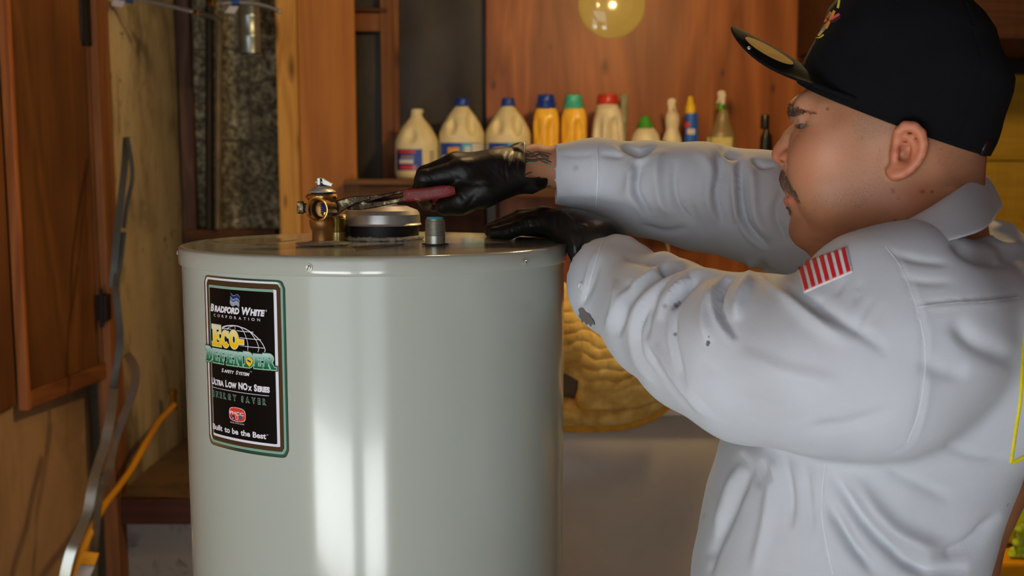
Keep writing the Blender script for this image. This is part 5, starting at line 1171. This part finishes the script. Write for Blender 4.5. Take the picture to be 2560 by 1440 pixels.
# brim
def ring0(w):
    sf, sb, W_ = interp(2, 1), interp(2, 2), interp(2, 3); sc = (sf+sb)/2; return sc-(sb-sf)/2*(max(0, 1-(abs(w)/W_)**2.25))**(1/2.25)
def brim_pt(u, v, off=0):
    w = .0740*u; si = ring0(w); s1 = ring0(.0740)
    so = -452+(s1+452)*(1-(1-abs(u)**2.7)**.5); wo = .0785*u
    s_ = si+(so-si)*v; ww = w+(wo-w)*v; t = 18+14*(1-abs(u)**2)*1+ (2*v)*(1-.35*abs(u)) + 34*v**.6*(1-abs(u)**2) - 34*v**.5*abs(ww/.0785)**1.9*(1-abs(u)**7)
    return CO+sx_*(s_*SH)+np.array([0, -ww, 0])+tx_*(t*SH+off-CK*ww)
V = []; F = []; nu, nv = 60, 24
for off in (.0014, -.0014):
    for i in range(nu+1):
        for j in range(nv+1): V.append(brim_pt(-1+2*i/nu, j/nv, off))
nb = (nu+1)*(nv+1); mi = []
for i in range(nu):
    for j in range(nv):
        a = i*(nv+1)+j; F.append((a, a+1, a+nv+2, a+nv+1)); mi.append(0); F.append((nb+a, nb+a+nv+1, nb+a+nv+2, nb+a+1)); mi.append(1)
for i in range(nu): a = i*(nv+1)+nv; F.append((a, nb+a, nb+a+nv+1, a+nv+1)); mi.append(0)
obj('cap_brim', V, F, [capm, plain('green_underbrim', (16, 78, 48), .8)], man, smooth=50, matidx=mi)
m = []; F = []
cs, cu_ = .60, -.0
V = []
for i in range(40):
    a = 2*PI*i/40; V.append(brim_pt(.44+.205*math.sin(a), .56+.31*math.cos(a), .0020))
V.append(brim_pt(.44, .56, .0021)); F = [(i, (i+1) % 40, 40) for i in range(40)]
obj('gold_sticker', V, F, plain('gold_foil', (244, 206, 104), .35, 0, vary=.12, scale=60), man, smooth=True)
c = brim_pt(.80, .60, .0016); m = M(); m.lathe([(.0022, 0), (.002, .0008), (.001, .0012)], brim_pt(.62, .95, .0016), axis=np.array([-.2, -.7, .5]), n=12); m.obj('pin_dot', zinc, man, smooth=True)
# embroidery
def drape(tr, poly, name, mat, par, off=.0009, after=0, solid=.0008, sub=2, world=True):
    pts = [np.array(q, float) for q in poly]; c = sum(pts)/len(pts); ring = [c]
    n = len(pts); V = []; F = []
    for k in range(sub+1):
        f = k/sub
        for q in pts:
            z = c+(q-c)*f
            p, nn_ = hit(tr, z[0], z[1], after)
            if p is None: p, nn_ = hit(tr, *(c+(z-c)*.93), after)
            if p is None: return None
            V.append(p+(nn_ if nn_@(p-CAMP) < 0 else -nn_)*off)
    for k in range(sub):
        for i in range(n):
            a = k*n+i; b = k*n+(i+1) % n; F.append((a, b, b+n, a+n))
    return obj(name, V, F, mat, par, smooth=True, solid=solid)
def dstroke(tr, pts, w, name, mat, par, off=.001, n=8, after=0):
    pts = smooth_path([np.array([x, y, 0.]) for x, y in pts], n); V = []; F = []
    for i, p in enumerate(pts):
        t = pts[min(i+1, len(pts)-1)]-pts[max(i-1, 0)]; t = t[:2]/(np.linalg.norm(t[:2])+1e-9); nn2 = np.array([-t[1], t[0]])
        for s_ in (-1, 0, 1):
            q, nn_ = hit(tr, *(p[:2]+nn2*w*s_), after)
            if q is None: q, nn_ = hit(tr, *p[:2], after)
            if q is None: return None
            V.append(q+(nn_ if nn_@(q-CAMP) < 0 else -nn_)*(off*(1 if s_ == 0 else .35)))
    F = [(3*i+k, 3*i+k+1, 3*i+k+4, 3*i+k+3) for i in range(len(pts)-1) for k in (0, 1)]
    return obj(name, V, F, mat, par, smooth=True)
emb = {k: plain('thread_'+k, c_, .6, vary=.1, scale=200) for k, c_ in (('orange', (206, 128, 52)), ('pink', (206, 84, 92)), ('gold', (206, 150, 22)), ('yellow', (216, 200, 10)), ('grey', (130, 126, 110)), ('maroon', (60, 16, 24)), ('white', (206, 204, 206)), ('red', (196, 22, 38)))}
for k, w, pts in (('maroon', 5, [(2062, 44), (2078, 54), (2096, 42)]), ('orange', 8.5, [(2072, 30), (2058, 56)]), ('pink', 4, [(2064, 66), (2084, 46), (2101, 36)]), ('gold', 4.5, [(2088, 28), (2080, 46), (2067, 72)]), ('yellow', 3.5, [(2095, -8), (2093, 8), (2090, 22)]), ('grey', 6.5, [(2052, 66), (2040, 80), (2032, 90)]), ('yellow', 1.3, [(2022, 96), (2032, 95), (2042, 88)])):
    for dx in (0, 3, 6, 9, 12, 16, 20):
        if dstroke(ctree, [(x+dx, y) for x, y in pts], w, 'embroidery', emb[k], crown, off=.0022) is not None: break
# head parts are modelled upright: tilt them with the head
for o in [o for o in bpy.data.objects if o.name not in HEAD0 and o.type == 'MESH']:
    me = o.data; L = WL[o.name]; a = np.empty(len(me.vertices)*3); me.vertices.foreach_get('co', a); a = toW(a.reshape(-1, 3)+L)-L; me.vertices.foreach_set('co', a.ravel()); me.update()
# ---- gloves
gl_ = NT('black_nitrile'); v = gl_.coord(); n_ = gl_.noise(v, 70, 3, .5, .8); w_ = gl_.n('ShaderNodeTexWave', ins={'Vector': gl_.coord(rot=(.3, .8, .4)), 'Scale': 34.0, 'Distortion': 9.0, 'Detail': 3.0, 'Detail Scale': 1.4})
gl_.set(color=lin((20, 20, 19)), rough=.46, spec=.45); gl_.bump(gl_.math('ADD', n_, gl_.math('MULTIPLY', w_.outputs[0], .35)), .22, .0015); gl_ = gl_.m
GV = Vol((P(1000, 0, 1.3)[0], 1.29, P(0, 570, 1.42)[2]), (P(1375, 0, 1.45)[0], 1.49, P(0, 340, 1.42)[2]), .0016)
right_hand(GV, 0)
GV.chain([Q(1300, 418, 1.405, .0285), Q(1308, 414, 1.41, .0305)], .008)
GV.chain([Q(1270, 452, 1.385, .016), Q(1300, 458, 1.384, .012), Q(1322, 466, 1.384, .0085), Q(1340, 472, 1.384, .005)], .006); GV.chain([Q(1306, 440, 1.385, .010), Q(1330, 478, 1.39, .004)], .005)
GV.chain([Q(1290, 380, 1.39, .008), Q(1304, 366, 1.40, .0035), Q(1314, 372, 1.42, .002)], .006)
cut_a, cut_b = P(1295, 417, 1.408), P(1380, 418, 1.418); GV.cone(cut_a, cut_b, .0272, .0285, .001, 'cut')
GV.half(P(1306, 420, 1.41), (1, .1, -.12), lo=(P(1300, 0, 1.4)[0], 1.29, P(0, 441, 1.4)[2]), hi=(P(1400, 0, 1.5)[0], 1.52, P(0, 330, 1.4)[2]))
gv, gf = GV.mesh(); gv = quads_relax(gv, gf, 1)
def fold(V, N, pts, w, amp, asym=0, drange=None, taper=.25, face=-.05):
    p = proj(V); lo = np.min(pts, axis=0)-w*3.2; hi = np.max(pts, axis=0)+w*3.2
    vd = V-CAMP; vd /= np.linalg.norm(vd, axis=1)[:, None]; fc = -(vd*N).sum(1)
    m_ = (p > lo).all(1) & (p < hi).all(1) & (fc > face)
    if drange: m_ &= (V[:, 1] > drange[0]) & (V[:, 1] < drange[1])
    ii = np.where(m_)[0]
    if not len(ii): return
    sm_ = np.array(smooth_path([np.array([*q, 0.]) for q in pts], 5))[:, :2]
    d_, par, sd = seg_dist(p[ii], sm_); x = d_/w; tp = np.clip(np.minimum(par, 1-par)/taper, 0, 1)**.7
    g_ = np.exp(-x*x)
    if asym: g_ = g_-asym*.8*np.exp(-((d_*sd-w*1.5)/(w*.9))**2)
    V[ii] += N[ii]*(amp*g_*tp*np.clip((fc[ii]-face)/.25, 0, 1))[:, None]
gn = vnormals(gv, gf)
for pts, w, a in (([(1288, 372), (1278, 410), (1286, 450)], 4, -.0012), ([(1270, 376), (1262, 415), (1268, 460)], 4, -.0010), ([(1298, 380), (1290, 420), (1300, 455)], 3, .0012), ([(1255, 400), (1250, 440)], 4, -.0007), ([(1195, 475), (1180, 500), (1160, 525)], 5, -.0008), ([(1130, 440), (1175, 460), (1240, 455)], 7, -.001), ([(1040, 455), (1065, 462), (1100, 462)], 5, -.0008), ([(1150, 480), (1160, 500)], 4, -.0008)):
    fold(gv, gn, pts, w, a)
gR = obj('glove', gv, gf, gl_, man, smooth=True)
LG = Vol((P(1195, 0, 1.45)[0], 1.27, TZ-.012-.06), (P(1530, 0, 1.33)[0]+.02, 1.58, P(0, 490, 1.40)[2]+.01), .0016)
left_hand(LG, 0)
LG.chain([Q(1440, 580, 1.352, .0285), Q(1505, 614, 1.318, .0350)], .008)
LG.chain([Q(1446, 600, 1.325, .012), Q(1437, 628, 1.32, .0075), Q(1436, 655, 1.318, .004)], .008); LG.chain([Q(1470, 560, 1.34, .010), Q(1500, 560, 1.335, .006)], .008)
# keep the glove above the lid
r_ = LG.box(LG.lo, LG.lo+LG.n*LG.h); X_, Y_, Z_ = r_[1:]
inside = (np.sqrt((X_-TC[0])**2+(Y_-TC[1])**2)-(TR+.001)); LG.F = np.maximum(LG.F, -np.maximum(inside+0*Z_, Z_-(TZ+.0004))).astype(np.float32)
gv, gf = LG.mesh(); gv = quads_relax(gv, gf, 1); gn = vnormals(gv, gf)
for i in range(9):
    t = i/8; x = 1275+t*190; y = 572-28*math.sin(t*PI*.7)+t*22
    fold(gv, gn, [(x-6, y-14), (x+1, y), (x+6, y+16)], 3.2, -.0009 if i % 2 else .0008)
for pts, w, a in (([(1395, 525), (1388, 560), (1400, 590)], 4, -.0015), ([(1410, 530), (1440, 560), (1470, 566)], 4, .0014), ([(1420, 560), (1450, 590), (1440, 630)], 4, -.0014), ([(1400, 560), (1430, 600), (1436, 640)], 3, .0012), ([(1290, 560), (1320, 556), (1345, 562)], 4, -.0008)):
    fold(gv, gn, pts, w, a)
gL = obj('glove', gv, gf, gl_, man, smooth=True)
# ---- tattoo on the forearm
ftree = BVHTree.FromPolygons([tuple(x) for x in bv.tolist()], bf)
ik = plain('tattoo_ink', (70, 58, 46), .55); ikg = plain('green_tattoo_ink', (96, 150, 96), .55)
for pts, w, m_ in (([(1308, 388), (1330, 392), (1350, 386), (1372, 392)], 3.4, ik), ([(1310, 398), (1332, 400), (1356, 398), (1378, 406)], 3, ik), ([(1306, 380), (1322, 386), (1340, 380), (1360, 382), (1378, 386)], 2.4, ik), ([(1318, 376), (1336, 390), (1352, 402), (1370, 408)], 2, ik), ([(1304, 414), (1314, 404), (1330, 404), (1346, 402)], 1.3, ik), ([(1302, 418), (1310, 408), (1326, 402)], 1.4, ik), ([(1344, 378), (1356, 392), (1372, 398)], 2, ik),
                  ([(1308, 412), (1322, 406), (1340, 408)], 2.6, ikg), ([(1356, 408), (1368, 412), (1378, 414)], 2, ikg), ([(1312, 438), (1320, 433), (1328, 431)], 2.2, ik), ([(1318, 446), (1332, 446), (1346, 443), (1350, 442)], 2.3, ik), ([(1330, 458), (1350, 460), (1378, 465)], 1.1, ik)):
    dstroke(ftree, pts, w*.7, 'tattoo', m_, body, off=.0012)
# ---- shirt
SV = Vol((-.02, .78, .84), (.90, 1.62, 1.66), .0036)
tr0 = [(575, 2250, 2500, 2370, .05, 2), (612, 2190, 2550, 2370, .085, 2.1), (660, 2110, 2580, 2360, .135, 2.2), (720, 2060, 2590, 2340, .180, 2.4), (850, 1990, 2612, 2310, .20, 2.5), (1000, 1905, 2575, 2260, .19, 2.5), (1100, 1830, 2480, 2200, .182, 2.5), (1250, 1780, 2432, 2150, .18, 2.4), (1440, 1742, 2380, 2110, .182, 2.4), (1560, 1730, 2370, 2100, .185, 2.4)]
SV.rows([(P(1280, a, 1.15)[2], P(b, a, 1.15)[0], P(c, a, 1.15)[0], P(d_, a, 1.15)[0], w, n) for a, b, c, d_, w, n in tr0], 1.15)
nearA = [Q(1496, 654, 1.332, .0475), Q(1540, 718, 1.28, .0560), Q(1660, 797, 1.19, .0695), Q(1760, 857, 1.12, .0775), Q(1880, 895, 1.06, .0860), Q(2060, 915, 1.0, .0860), Q(2200, 905, .985, .0900), Q(2280, 850, .985, .0880)]
SV.chain(nearA, .02)
SV.cone(P(2235, 800, .985), P(2350, 790, 1.02), .078, .072, .04); SV.cone(P(2350, 790, 1.04), P(2450, 740, 1.12), .072, .07, .04)
SV.cone(P(2150, 690, .99), P(2280, 680, .99), .036, .045, .04)
# open cuffs and neck
d_ = P(1478, 652, 1.335)-P(1540, 712, 1.28); d_ /= np.linalg.norm(d_); ca = P(1478, 652, 1.335)
SV.half(ca-d_*.004, d_, lo=ca-.09, hi=(ca[0]+.09, ca[1]+.09, P(1478, 520, 1.335)[2]))
SV.cone(ca+d_*.10, ca-d_*.05, .0475, .046, .002, 'cut')
farA = [Q(1383, 436, 1.42, .0420), Q(1495, 438, 1.415, .0470), Q(1620, 472, 1.40, .0615), Q(1750, 493, 1.38, .0690), Q(1900, 519, 1.36, .0720), Q(2050, 572, 1.34, .079), Q(2250, 660, 1.30, .09)]
SV.chain(farA, .02)
SV.cone(P(2250, 660, 1.3), P(2400, 730, 1.18), .085, .08, .04)
fb = P(1383, 436, 1.42); fd = np.array([-1, .04, .0]); fd /= np.linalg.norm(fd)
SV.half(fb, fd, lo=fb-.09, hi=fb+.07); SV.cone(fb+fd*.1, fb-fd*.07, .0385, .0385, .002, 'cut')
SV.cone(P(2310, 430, 1.12), P(2310, 690, 1.13), .070, .062, .01, 'cut')
SV.half((0, 0, .88), (0, 0, -1))
sv, sf_ = SV.mesh(); sv = quads_relax(sv, sf_, 3)
NA_ = (.78, 1.345); FA_ = (1.15, 1.6)
def refold(lst):
    for a in lst:
        pts, w, amp = a[:3]; asym = a[3] if len(a) > 3 else 0; dr = a[4] if len(a) > 4 else None
        fold(sv, sn, pts, w*.8, amp*1.45, asym, dr)
sn = vnormals(sv, sf_)
# far sleeve
FAR = [([(1490, 352), (1492, 430), (1488, 520)], 3.5, .0016), ([(1484, 352), (1486, 430), (1482, 520)], 3, -.0016), ([(1500, 352), (1501, 430), (1496, 520)], 4, -.0018),
 ([(1384, 362), (1382, 436), (1386, 508)], 4, .001),
 ([(1540, 352), (1566, 372), (1600, 385), (1640, 362)], 11, -.007, .5), ([(1600, 400), (1590, 470), (1600, 500), (1625, 540)], 11, -.006, .6), ([(1560, 390), (1575, 450), (1560, 510)], 16, .004),
 ([(1660, 372), (1640, 420), (1650, 500), (1680, 540)], 16, .005), ([(1690, 400), (1685, 470), (1700, 520), (1740, 560)], 9, -.005), ([(1745, 370), (1775, 420), (1770, 500), (1790, 560)], 15, .005),
 ([(1795, 380), (1800, 430), (1790, 480), (1806, 560)], 8, -.006), ([(1800, 350), (1815, 380), (1845, 400)], 10, -.006), ([(1850, 400), (1850, 480), (1865, 560), (1920, 620)], 9, -.009, .5), ([(1870, 390), (1880, 450), (1890, 540), (1930, 600)], 14, .006), ([(1830, 400), (1832, 480), (1845, 560)], 13, .006),
 ([(1600, 560), (1660, 580), (1720, 570)], 9, -.003), ([(1700, 480), (1740, 540), (1760, 600)], 10, -.003), ([(1960, 470), (1940, 540), (1970, 610)], 12, -.005), ([(1500, 385), (1560, 392)], 8, -.002), ([(1395, 385), (1440, 390), (1484, 386)], 6, -.0012), ([(1400, 470), (1450, 462)], 7, .0012), ([(1880, 400), (1905, 415), (1940, 412)], 8, -.005)]
refold([(a[0], a[1], a[2], a[3] if len(a) > 3 else 0, FA_) for a in FAR])
# near sleeve
NEAR = [([(1500, 640), (1482, 700), (1450, 770)], 10, -.003), ([(1520, 590), (1600, 610), (1700, 660), (1738, 664)], 12, .005), ([(1560, 640), (1640, 660), (1700, 690)], 11, -.005), ([(1730, 665), (1640, 690), (1580, 740), (1560, 790)], 11, -.007, .6), ([(1850, 690), (1740, 690), (1640, 730), (1585, 800), (1560, 860)], 12, .006),
 ([(1500, 600), (1470, 680), (1452, 760)], 5, .0018), ([(1508, 604), (1478, 684), (1460, 764)], 4, -.0018), ([(1540, 700), (1540, 760), (1520, 830)], 12, .005), ([(1575, 700), (1560, 770), (1545, 840)], 9, -.005),
 ([(1620, 740), (1590, 830), (1600, 900), (1650, 960)], 10, -.005, .4), ([(1640, 860), (1680, 930), (1730, 1000), (1780, 1050)], 12, .0045), ([(1600, 840), (1660, 950), (1740, 1040)], 8, -.0035),
 ([(1745, 700), (1700, 740), (1682, 770)], 8, -.009, .5), ([(1720, 690), (1670, 740), (1650, 800)], 14, .006), ([(1690, 770), (1685, 850), (1700, 930), (1710, 980)], 8, -.004, .5), ([(1640, 740), (1620, 800), (1615, 850)], 10, -.004),
 ([(1830, 690), (1800, 730), (1800, 780), (1840, 850)], 9, -.0085, .6), ([(1880, 690), (1850, 740), (1840, 800)], 16, .006), ([(1780, 700), (1760, 780), (1770, 860)], 14, .005), ([(1900, 650), (1925, 690), (1990, 740), (2080, 800)], 11, -.007, .4), ([(1880, 650), (1870, 700)], 12, .004),
 ([(2010, 735), (2090, 790), (2180, 850), (2220, 890)], 14, -.004), ([(1930, 690), (2010, 780), (2130, 860)], 20, .004), ([(1780, 960), (1880, 1010), (2020, 1040)], 26, -.003), ([(1850, 880), (1960, 930), (2100, 960)], 26, .003), ([(1750, 900), (1840, 960), (1960, 980)], 18, -.0025),
 ([(2000, 1070), (2120, 1060), (2240, 1020)], 18, -.003), ([(2180, 740), (2150, 800), (2130, 850)], 7, -.0018), ([(2110, 700), (2090, 740)], 6, -.0018), ([(2150, 700), (2140, 760)], 6, -.0018), ([(2060, 745), (2040, 780)], 6, -.002), ([(2210, 760), (2180, 820)], 6, -.0016)]
refold([(a[0], a[1], a[2], a[3] if len(a) > 3 else 0, NA_) for a in NEAR])
# armhole, yoke and side seams, body folds
SEAM = [(2205, 605), (2245, 650), (2285, 740), (2312, 840), (2316, 930), (2300, 1030), (2270, 1110), (2215, 1140)]
SM = [(SEAM, 4.5, -.0022), ([(x+9, y) for x, y in SEAM], 6, .0016), ([(2290, 762), (2380, 752), (2460, 748), (2560, 738)], 4, -.0018), ([(2290, 772), (2380, 763), (2460, 758), (2560, 748)], 6, .0012),
 ([(2060, 1150), (2052, 1260), (2060, 1340), (2080, 1440)], 4, -.0022), ([(2068, 1150), (2060, 1260), (2068, 1340), (2088, 1440)], 5, .0014),
 ([(2080, 1180), (2160, 1300), (2260, 1400), (2330, 1440)], 20, -.008), ([(2070, 1260), (2130, 1360), (2200, 1440)], 17, -.008), ([(2130, 1200), (2230, 1320), (2380, 1390)], 26, .007), ([(2330, 1400), (2420, 1370), (2500, 1290)], 22, -.007), ([(2250, 1400), (2330, 1430), (2420, 1420)], 14, -.005), ([(2300, 900), (2360, 930), (2420, 930)], 24, -.003), ([(2380, 800), (2440, 860), (2540, 900)], 28, -.004), ([(2200, 1160), (2300, 1210), (2380, 1250)], 16, -.003), ([(2360, 1110), (2450, 1140), (2530, 1140)], 16, -.003), ([(2225, 630), (2290, 650), (2370, 660)], 11, -.0014), ([(2250, 690), (2310, 705), (2380, 705)], 10, -.0012), ([(2380, 600), (2440, 640), (2540, 650)], 18, -.006), ([(2440, 590), (2500, 620), (2560, 610)], 14, .004),
 ([(1850, 1130), (1880, 1180), (1900, 1220)], 10, -.005), ([(1960, 1140), (1975, 1240), (1975, 1320)], 12, -.006), ([(1880, 1160), (1820, 1300), (1770, 1400)], 14, -.006), ([(1930, 1150), (1920, 1280), (1880, 1440)], 18, .005), ([(1850, 1160), (1810, 1260), (1790, 1340)], 14, .005), ([(1820, 1290), (1790, 1380), (1775, 1440)], 8, -.004), ([(2010, 1150), (2020, 1240), (2030, 1340)], 12, -.004), ([(1905, 1150), (1920, 1190), (1925, 1210)], 6, -.004)]
sn = vnormals(sv, sf_)
refold([(a[0], a[1], a[2]*(.75 if a[0][0][0] < 2060 else 1.15), 0, (.78, 1.25)) for a in SM])
sv = quads_relax(sv, sf_, 2, .4); sn = vnormals(sv, sf_); q_ = sv*np.array([38, 38, 52]); sv += sn*(.0007*(np.sin(q_[:, 0]+2*np.sin(q_[:, 2]*.6))*np.sin(q_[:, 2]+1.7*np.sin(q_[:, 1]*.5))))[:, None]
sh_ = NT('white_cotton_twill'); v = sh_.coord(); n_ = sh_.noise(v, 5, 5, .6); f_ = sh_.noise(v, 900, 2, .5)
c_ = sh_.ramp(n_, [(.35, lin((177, 183, 190))), (.62, lin((187, 192, 199)))])
def spots_mask(t, pts):
    g_ = t.n('ShaderNodeNewGeometry'); tot = None
    nz_ = t.noise(v, 130, 4, .7); off_ = t.math('MULTIPLY', t.math('SUBTRACT', nz_, .5), .9)
    for p, r, s_ in pts:
        dd = t.n('ShaderNodeVectorMath', operation='DISTANCE', ins={0: g_.outputs['Position'], 1: tuple(p)})
        k_ = t.math('SUBTRACT', 1.0, t.math('DIVIDE', dd.outputs['Value'], r)); k_ = t.math('MULTIPLY', t.math('ADD', k_, off_), 3.0*s_, clamp=True); k_ = t.math('MULTIPLY', k_, s_)
        tot = k_ if tot is None else t.math('MAXIMUM', tot, k_)
    return tot
stree = BVHTree.FromPolygons([tuple(x) for x in sv.tolist()], sf_)
sp = []
for x, y, r, s_ in ((1440, 420, .006, .35), (1690, 764, .0045, .7), (1698, 757, .003, .6), (1663, 765, .004, .4), (1771, 856, .0026, .9), (1769, 861, .0022, .9), (1772, 842, .0013, .8), (1688, 836, .0025, .7), (1760, 1290, .006, .35), (2520, 1262, .003, .5), (1480, 690, .016, .25), (1400, 500, .012, .25), (1640, 620, .02, .15)):
    p, _n = hit(stree, x, y)
    if p is not None: sp.append((p, r, s_))
c_ = sh_.mix(spots_mask(sh_, sp), c_, lin((84, 76, 72)))
sh_.set(color=c_, rough=.85, spec=.2, sheen=.15); sh_.bump(f_, .25, .0006); sh_ = sh_.m
shirt = obj('shirt', sv, sf_, sh_, man, smooth=True)
# collar
rows_ = [
 [(2075, 652, 1.13), (2130, 622, 1.055), (2200, 590, 1.030), (2300, 538, 1.012), (2390, 480, 1.035), (2440, 446, 1.09), (2452, 440, 1.15), (2400, 462, 1.215), (2300, 500, 1.25), (2180, 560, 1.235), (2100, 620, 1.19)],
 [(2068, 652, 1.13), (2125, 618, 1.045), (2195, 586, 1.02), (2305, 530, .995), (2398, 472, 1.02), (2450, 438, 1.09), (2466, 440, 1.16), (2408, 455, 1.23), (2300, 494, 1.265), (2176, 554, 1.25), (2092, 620, 1.2)],
 [(2040, 690, 1.12), (2110, 650, 1.01), (2190, 610, .985), (2330, 575, .965), (2440, 535, .995), (2484, 500, 1.08), (2492, 492, 1.18), (2420, 500, 1.28), (2300, 530, 1.31), (2160, 600, 1.29), (2060, 660, 1.22)],
 [(2050, 730, 1.12), (2120, 680, .995), (2200, 640, .965), (2345, 610, .945), (2460, 575, .975), (2496, 530, 1.07), (2500, 520, 1.18), (2430, 530, 1.29), (2300, 560, 1.33), (2150, 640, 1.31), (2060, 700, 1.23)]]
rp = [smooth_path([P(*q) for q in r] , 6) for r in rows_]; V = [p for r in rp for p in r]; k = len(rp[0]); F = [(i*k+j, i*k+j+1, (i+1)*k+j+1, (i+1)*k+j) for i in range(3) for j in range(k-1)]
cl_ = obj('collar', V, F, sh_, man, smooth=True, solid=.003); ss = cl_.modifiers.new('sub', 'SUBSURF'); ss.levels = ss.render_levels = 2
# hollow torn patch on the cuff
drape(stree, [(1447, 773), (1453, 769), (1460, 771), (1466, 780), (1476, 785), (1480, 794), (1488, 804), (1489, 812), (1482, 809), (1479, 816), (1472, 808), (1467, 812), (1462, 803), (1456, 805), (1453, 796), (1448, 790), (1450, 782)], 'torn_hole', plain('torn_dark_cloth', (112, 106, 104), .9), shirt, off=.001, solid=0)
# flag patch
A4 = np.array([[1995, 662], [2118, 619], [2133, 682], [2012, 735]], float)
def bil(u, v): return (A4[0]*(1-u)+A4[1]*u)*(1-v)+(A4[3]*(1-u)+A4[2]*u)*v
def patch(u0, u1, v0, v1, name, mat, off, par, nu=6, nv=10):
    V = []; F = []
    for i in range(nu+1):
        for j in range(nv+1):
            c = bil(u0+(u1-u0)*i/nu, v0+(v1-v0)*j/nv); p, n_ = hit(stree, *c)
            if p is None or p[1] > 1.2: p, n_ = (PATCHP+0, PATCHN) if False else hit(stree, c[0], c[1]+12)
            V.append(p+(n_ if n_@(p-CAMP) < 0 else -n_)*off)
    for i in range(nu):
        for j in range(nv): a = i*(nv+1)+j; F.append((a, a+1, a+nv+2, a+nv+1))
    return obj(name, V, F, mat, par, smooth=True, solid=.0006)
try:
    fp_ = patch(0, 1, 0, 1, 'flag_patch', emb['white'], .0014, shirt, 20, 14)
    for i in range(7):
        u0 = .03+i*.94/6.55; patch(u0, u0+.075, .03, .95, 'red_stripe', emb['red'], .0024, fp_, 3, 14)
except Exception as ex: print('patch failed', ex)
for pts in ([(2562, 830), (2556, 900), (2550, 1000), (2538, 1080), (2527, 1157)], [(2527, 1158), (2545, 1150), (2570, 1138)]): dstroke(stree, pts, 4.5, 'yellow_piping', emb['yellow'], shirt, off=.0018)
thr = plain('white_stitching', (214, 216, 220), .8)
for pts in ([(1492, 356), (1494, 400), (1494, 450), (1490, 516)], [(1506, 602), (1484, 670), (1463, 750)]): dstroke(stree, pts, 1.3, 'cuff_seam', thr, shirt, off=.0012)
for pts in ([(2214, 618), (2250, 665), (2284, 745), (2308, 840), (2312, 930), (2296, 1030), (2268, 1106)], [(2294, 768), (2380, 758), (2460, 754), (2550, 744)], [(2062, 1160), (2054, 1260), (2062, 1340), (2082, 1436)]): dstroke(stree, pts, .9, 'seam_stitching', thr, shirt, off=.0008)
# button on the near cuff, trousers, shoes
p, n_ = hit(stree, 1452, 716)
if p is not None: m = M(); m.lathe([(.005, 0), (.0052, .0012), (.004, .0018), (.003, .0012)], p, axis=n_, n=20); m.obj('cuff_button', emb['white'], shirt, smooth=40)
TV = Vol((.1, .88, .04), (.85, 1.44, 1.02), .012)
for sg, ft in zip((-1, 1), feet): TV.chain([((.39, 1.15+sg*.085, .92), .125), ((.44, 1.15+sg*.10, .50), .09), ((ft[0], ft[1], .11), .075)], .03)
TV.ell((.385, 1.15, .95), (.15, .17, .09), .03)
v, f = TV.mesh(); v = quads_relax(v, f, 2); obj('trousers', v, f, plain('navy_work_cloth', (36, 42, 58), .85, bump=.3), man, smooth=True)
for ft in feet:
    TV = Vol((ft[0]-.26, ft[1]-.09, -.004), (ft[0]+.12, ft[1]+.09, .14), .006); TV.chain([((ft[0]+.03, ft[1], .05), .048), ((ft[0]-.08, ft[1], .042), .046), ((ft[0]-.18, ft[1], .036), .044)], .02); TV.cone((ft[0], ft[1], .06), (ft[0], ft[1], .12), .045, .045, .02)
    TV.half((0, 0, .0015), (0, 0, -1)); v, f = TV.mesh(); v = quads_relax(v, f, 2); obj('shoe', v, f, plain('black_boot_leather', (24, 22, 20), .4), man, smooth=True)
for base, g in (('bleach_jug', 'bleach jugs at the left end of the shelf'), ('detergent_bottle', 'detergent bottles on the shelf'), ('spray_bottle', 'spray bottles at the right of the shelf'), ('metal_strap', 'hanger straps on the closet wall'), ('supply_hose', 'water hoses above the empty closet')):
    for o in SC.objects:
        if o.name.split('.')[0] == base and o.parent is None: o['group'] = g
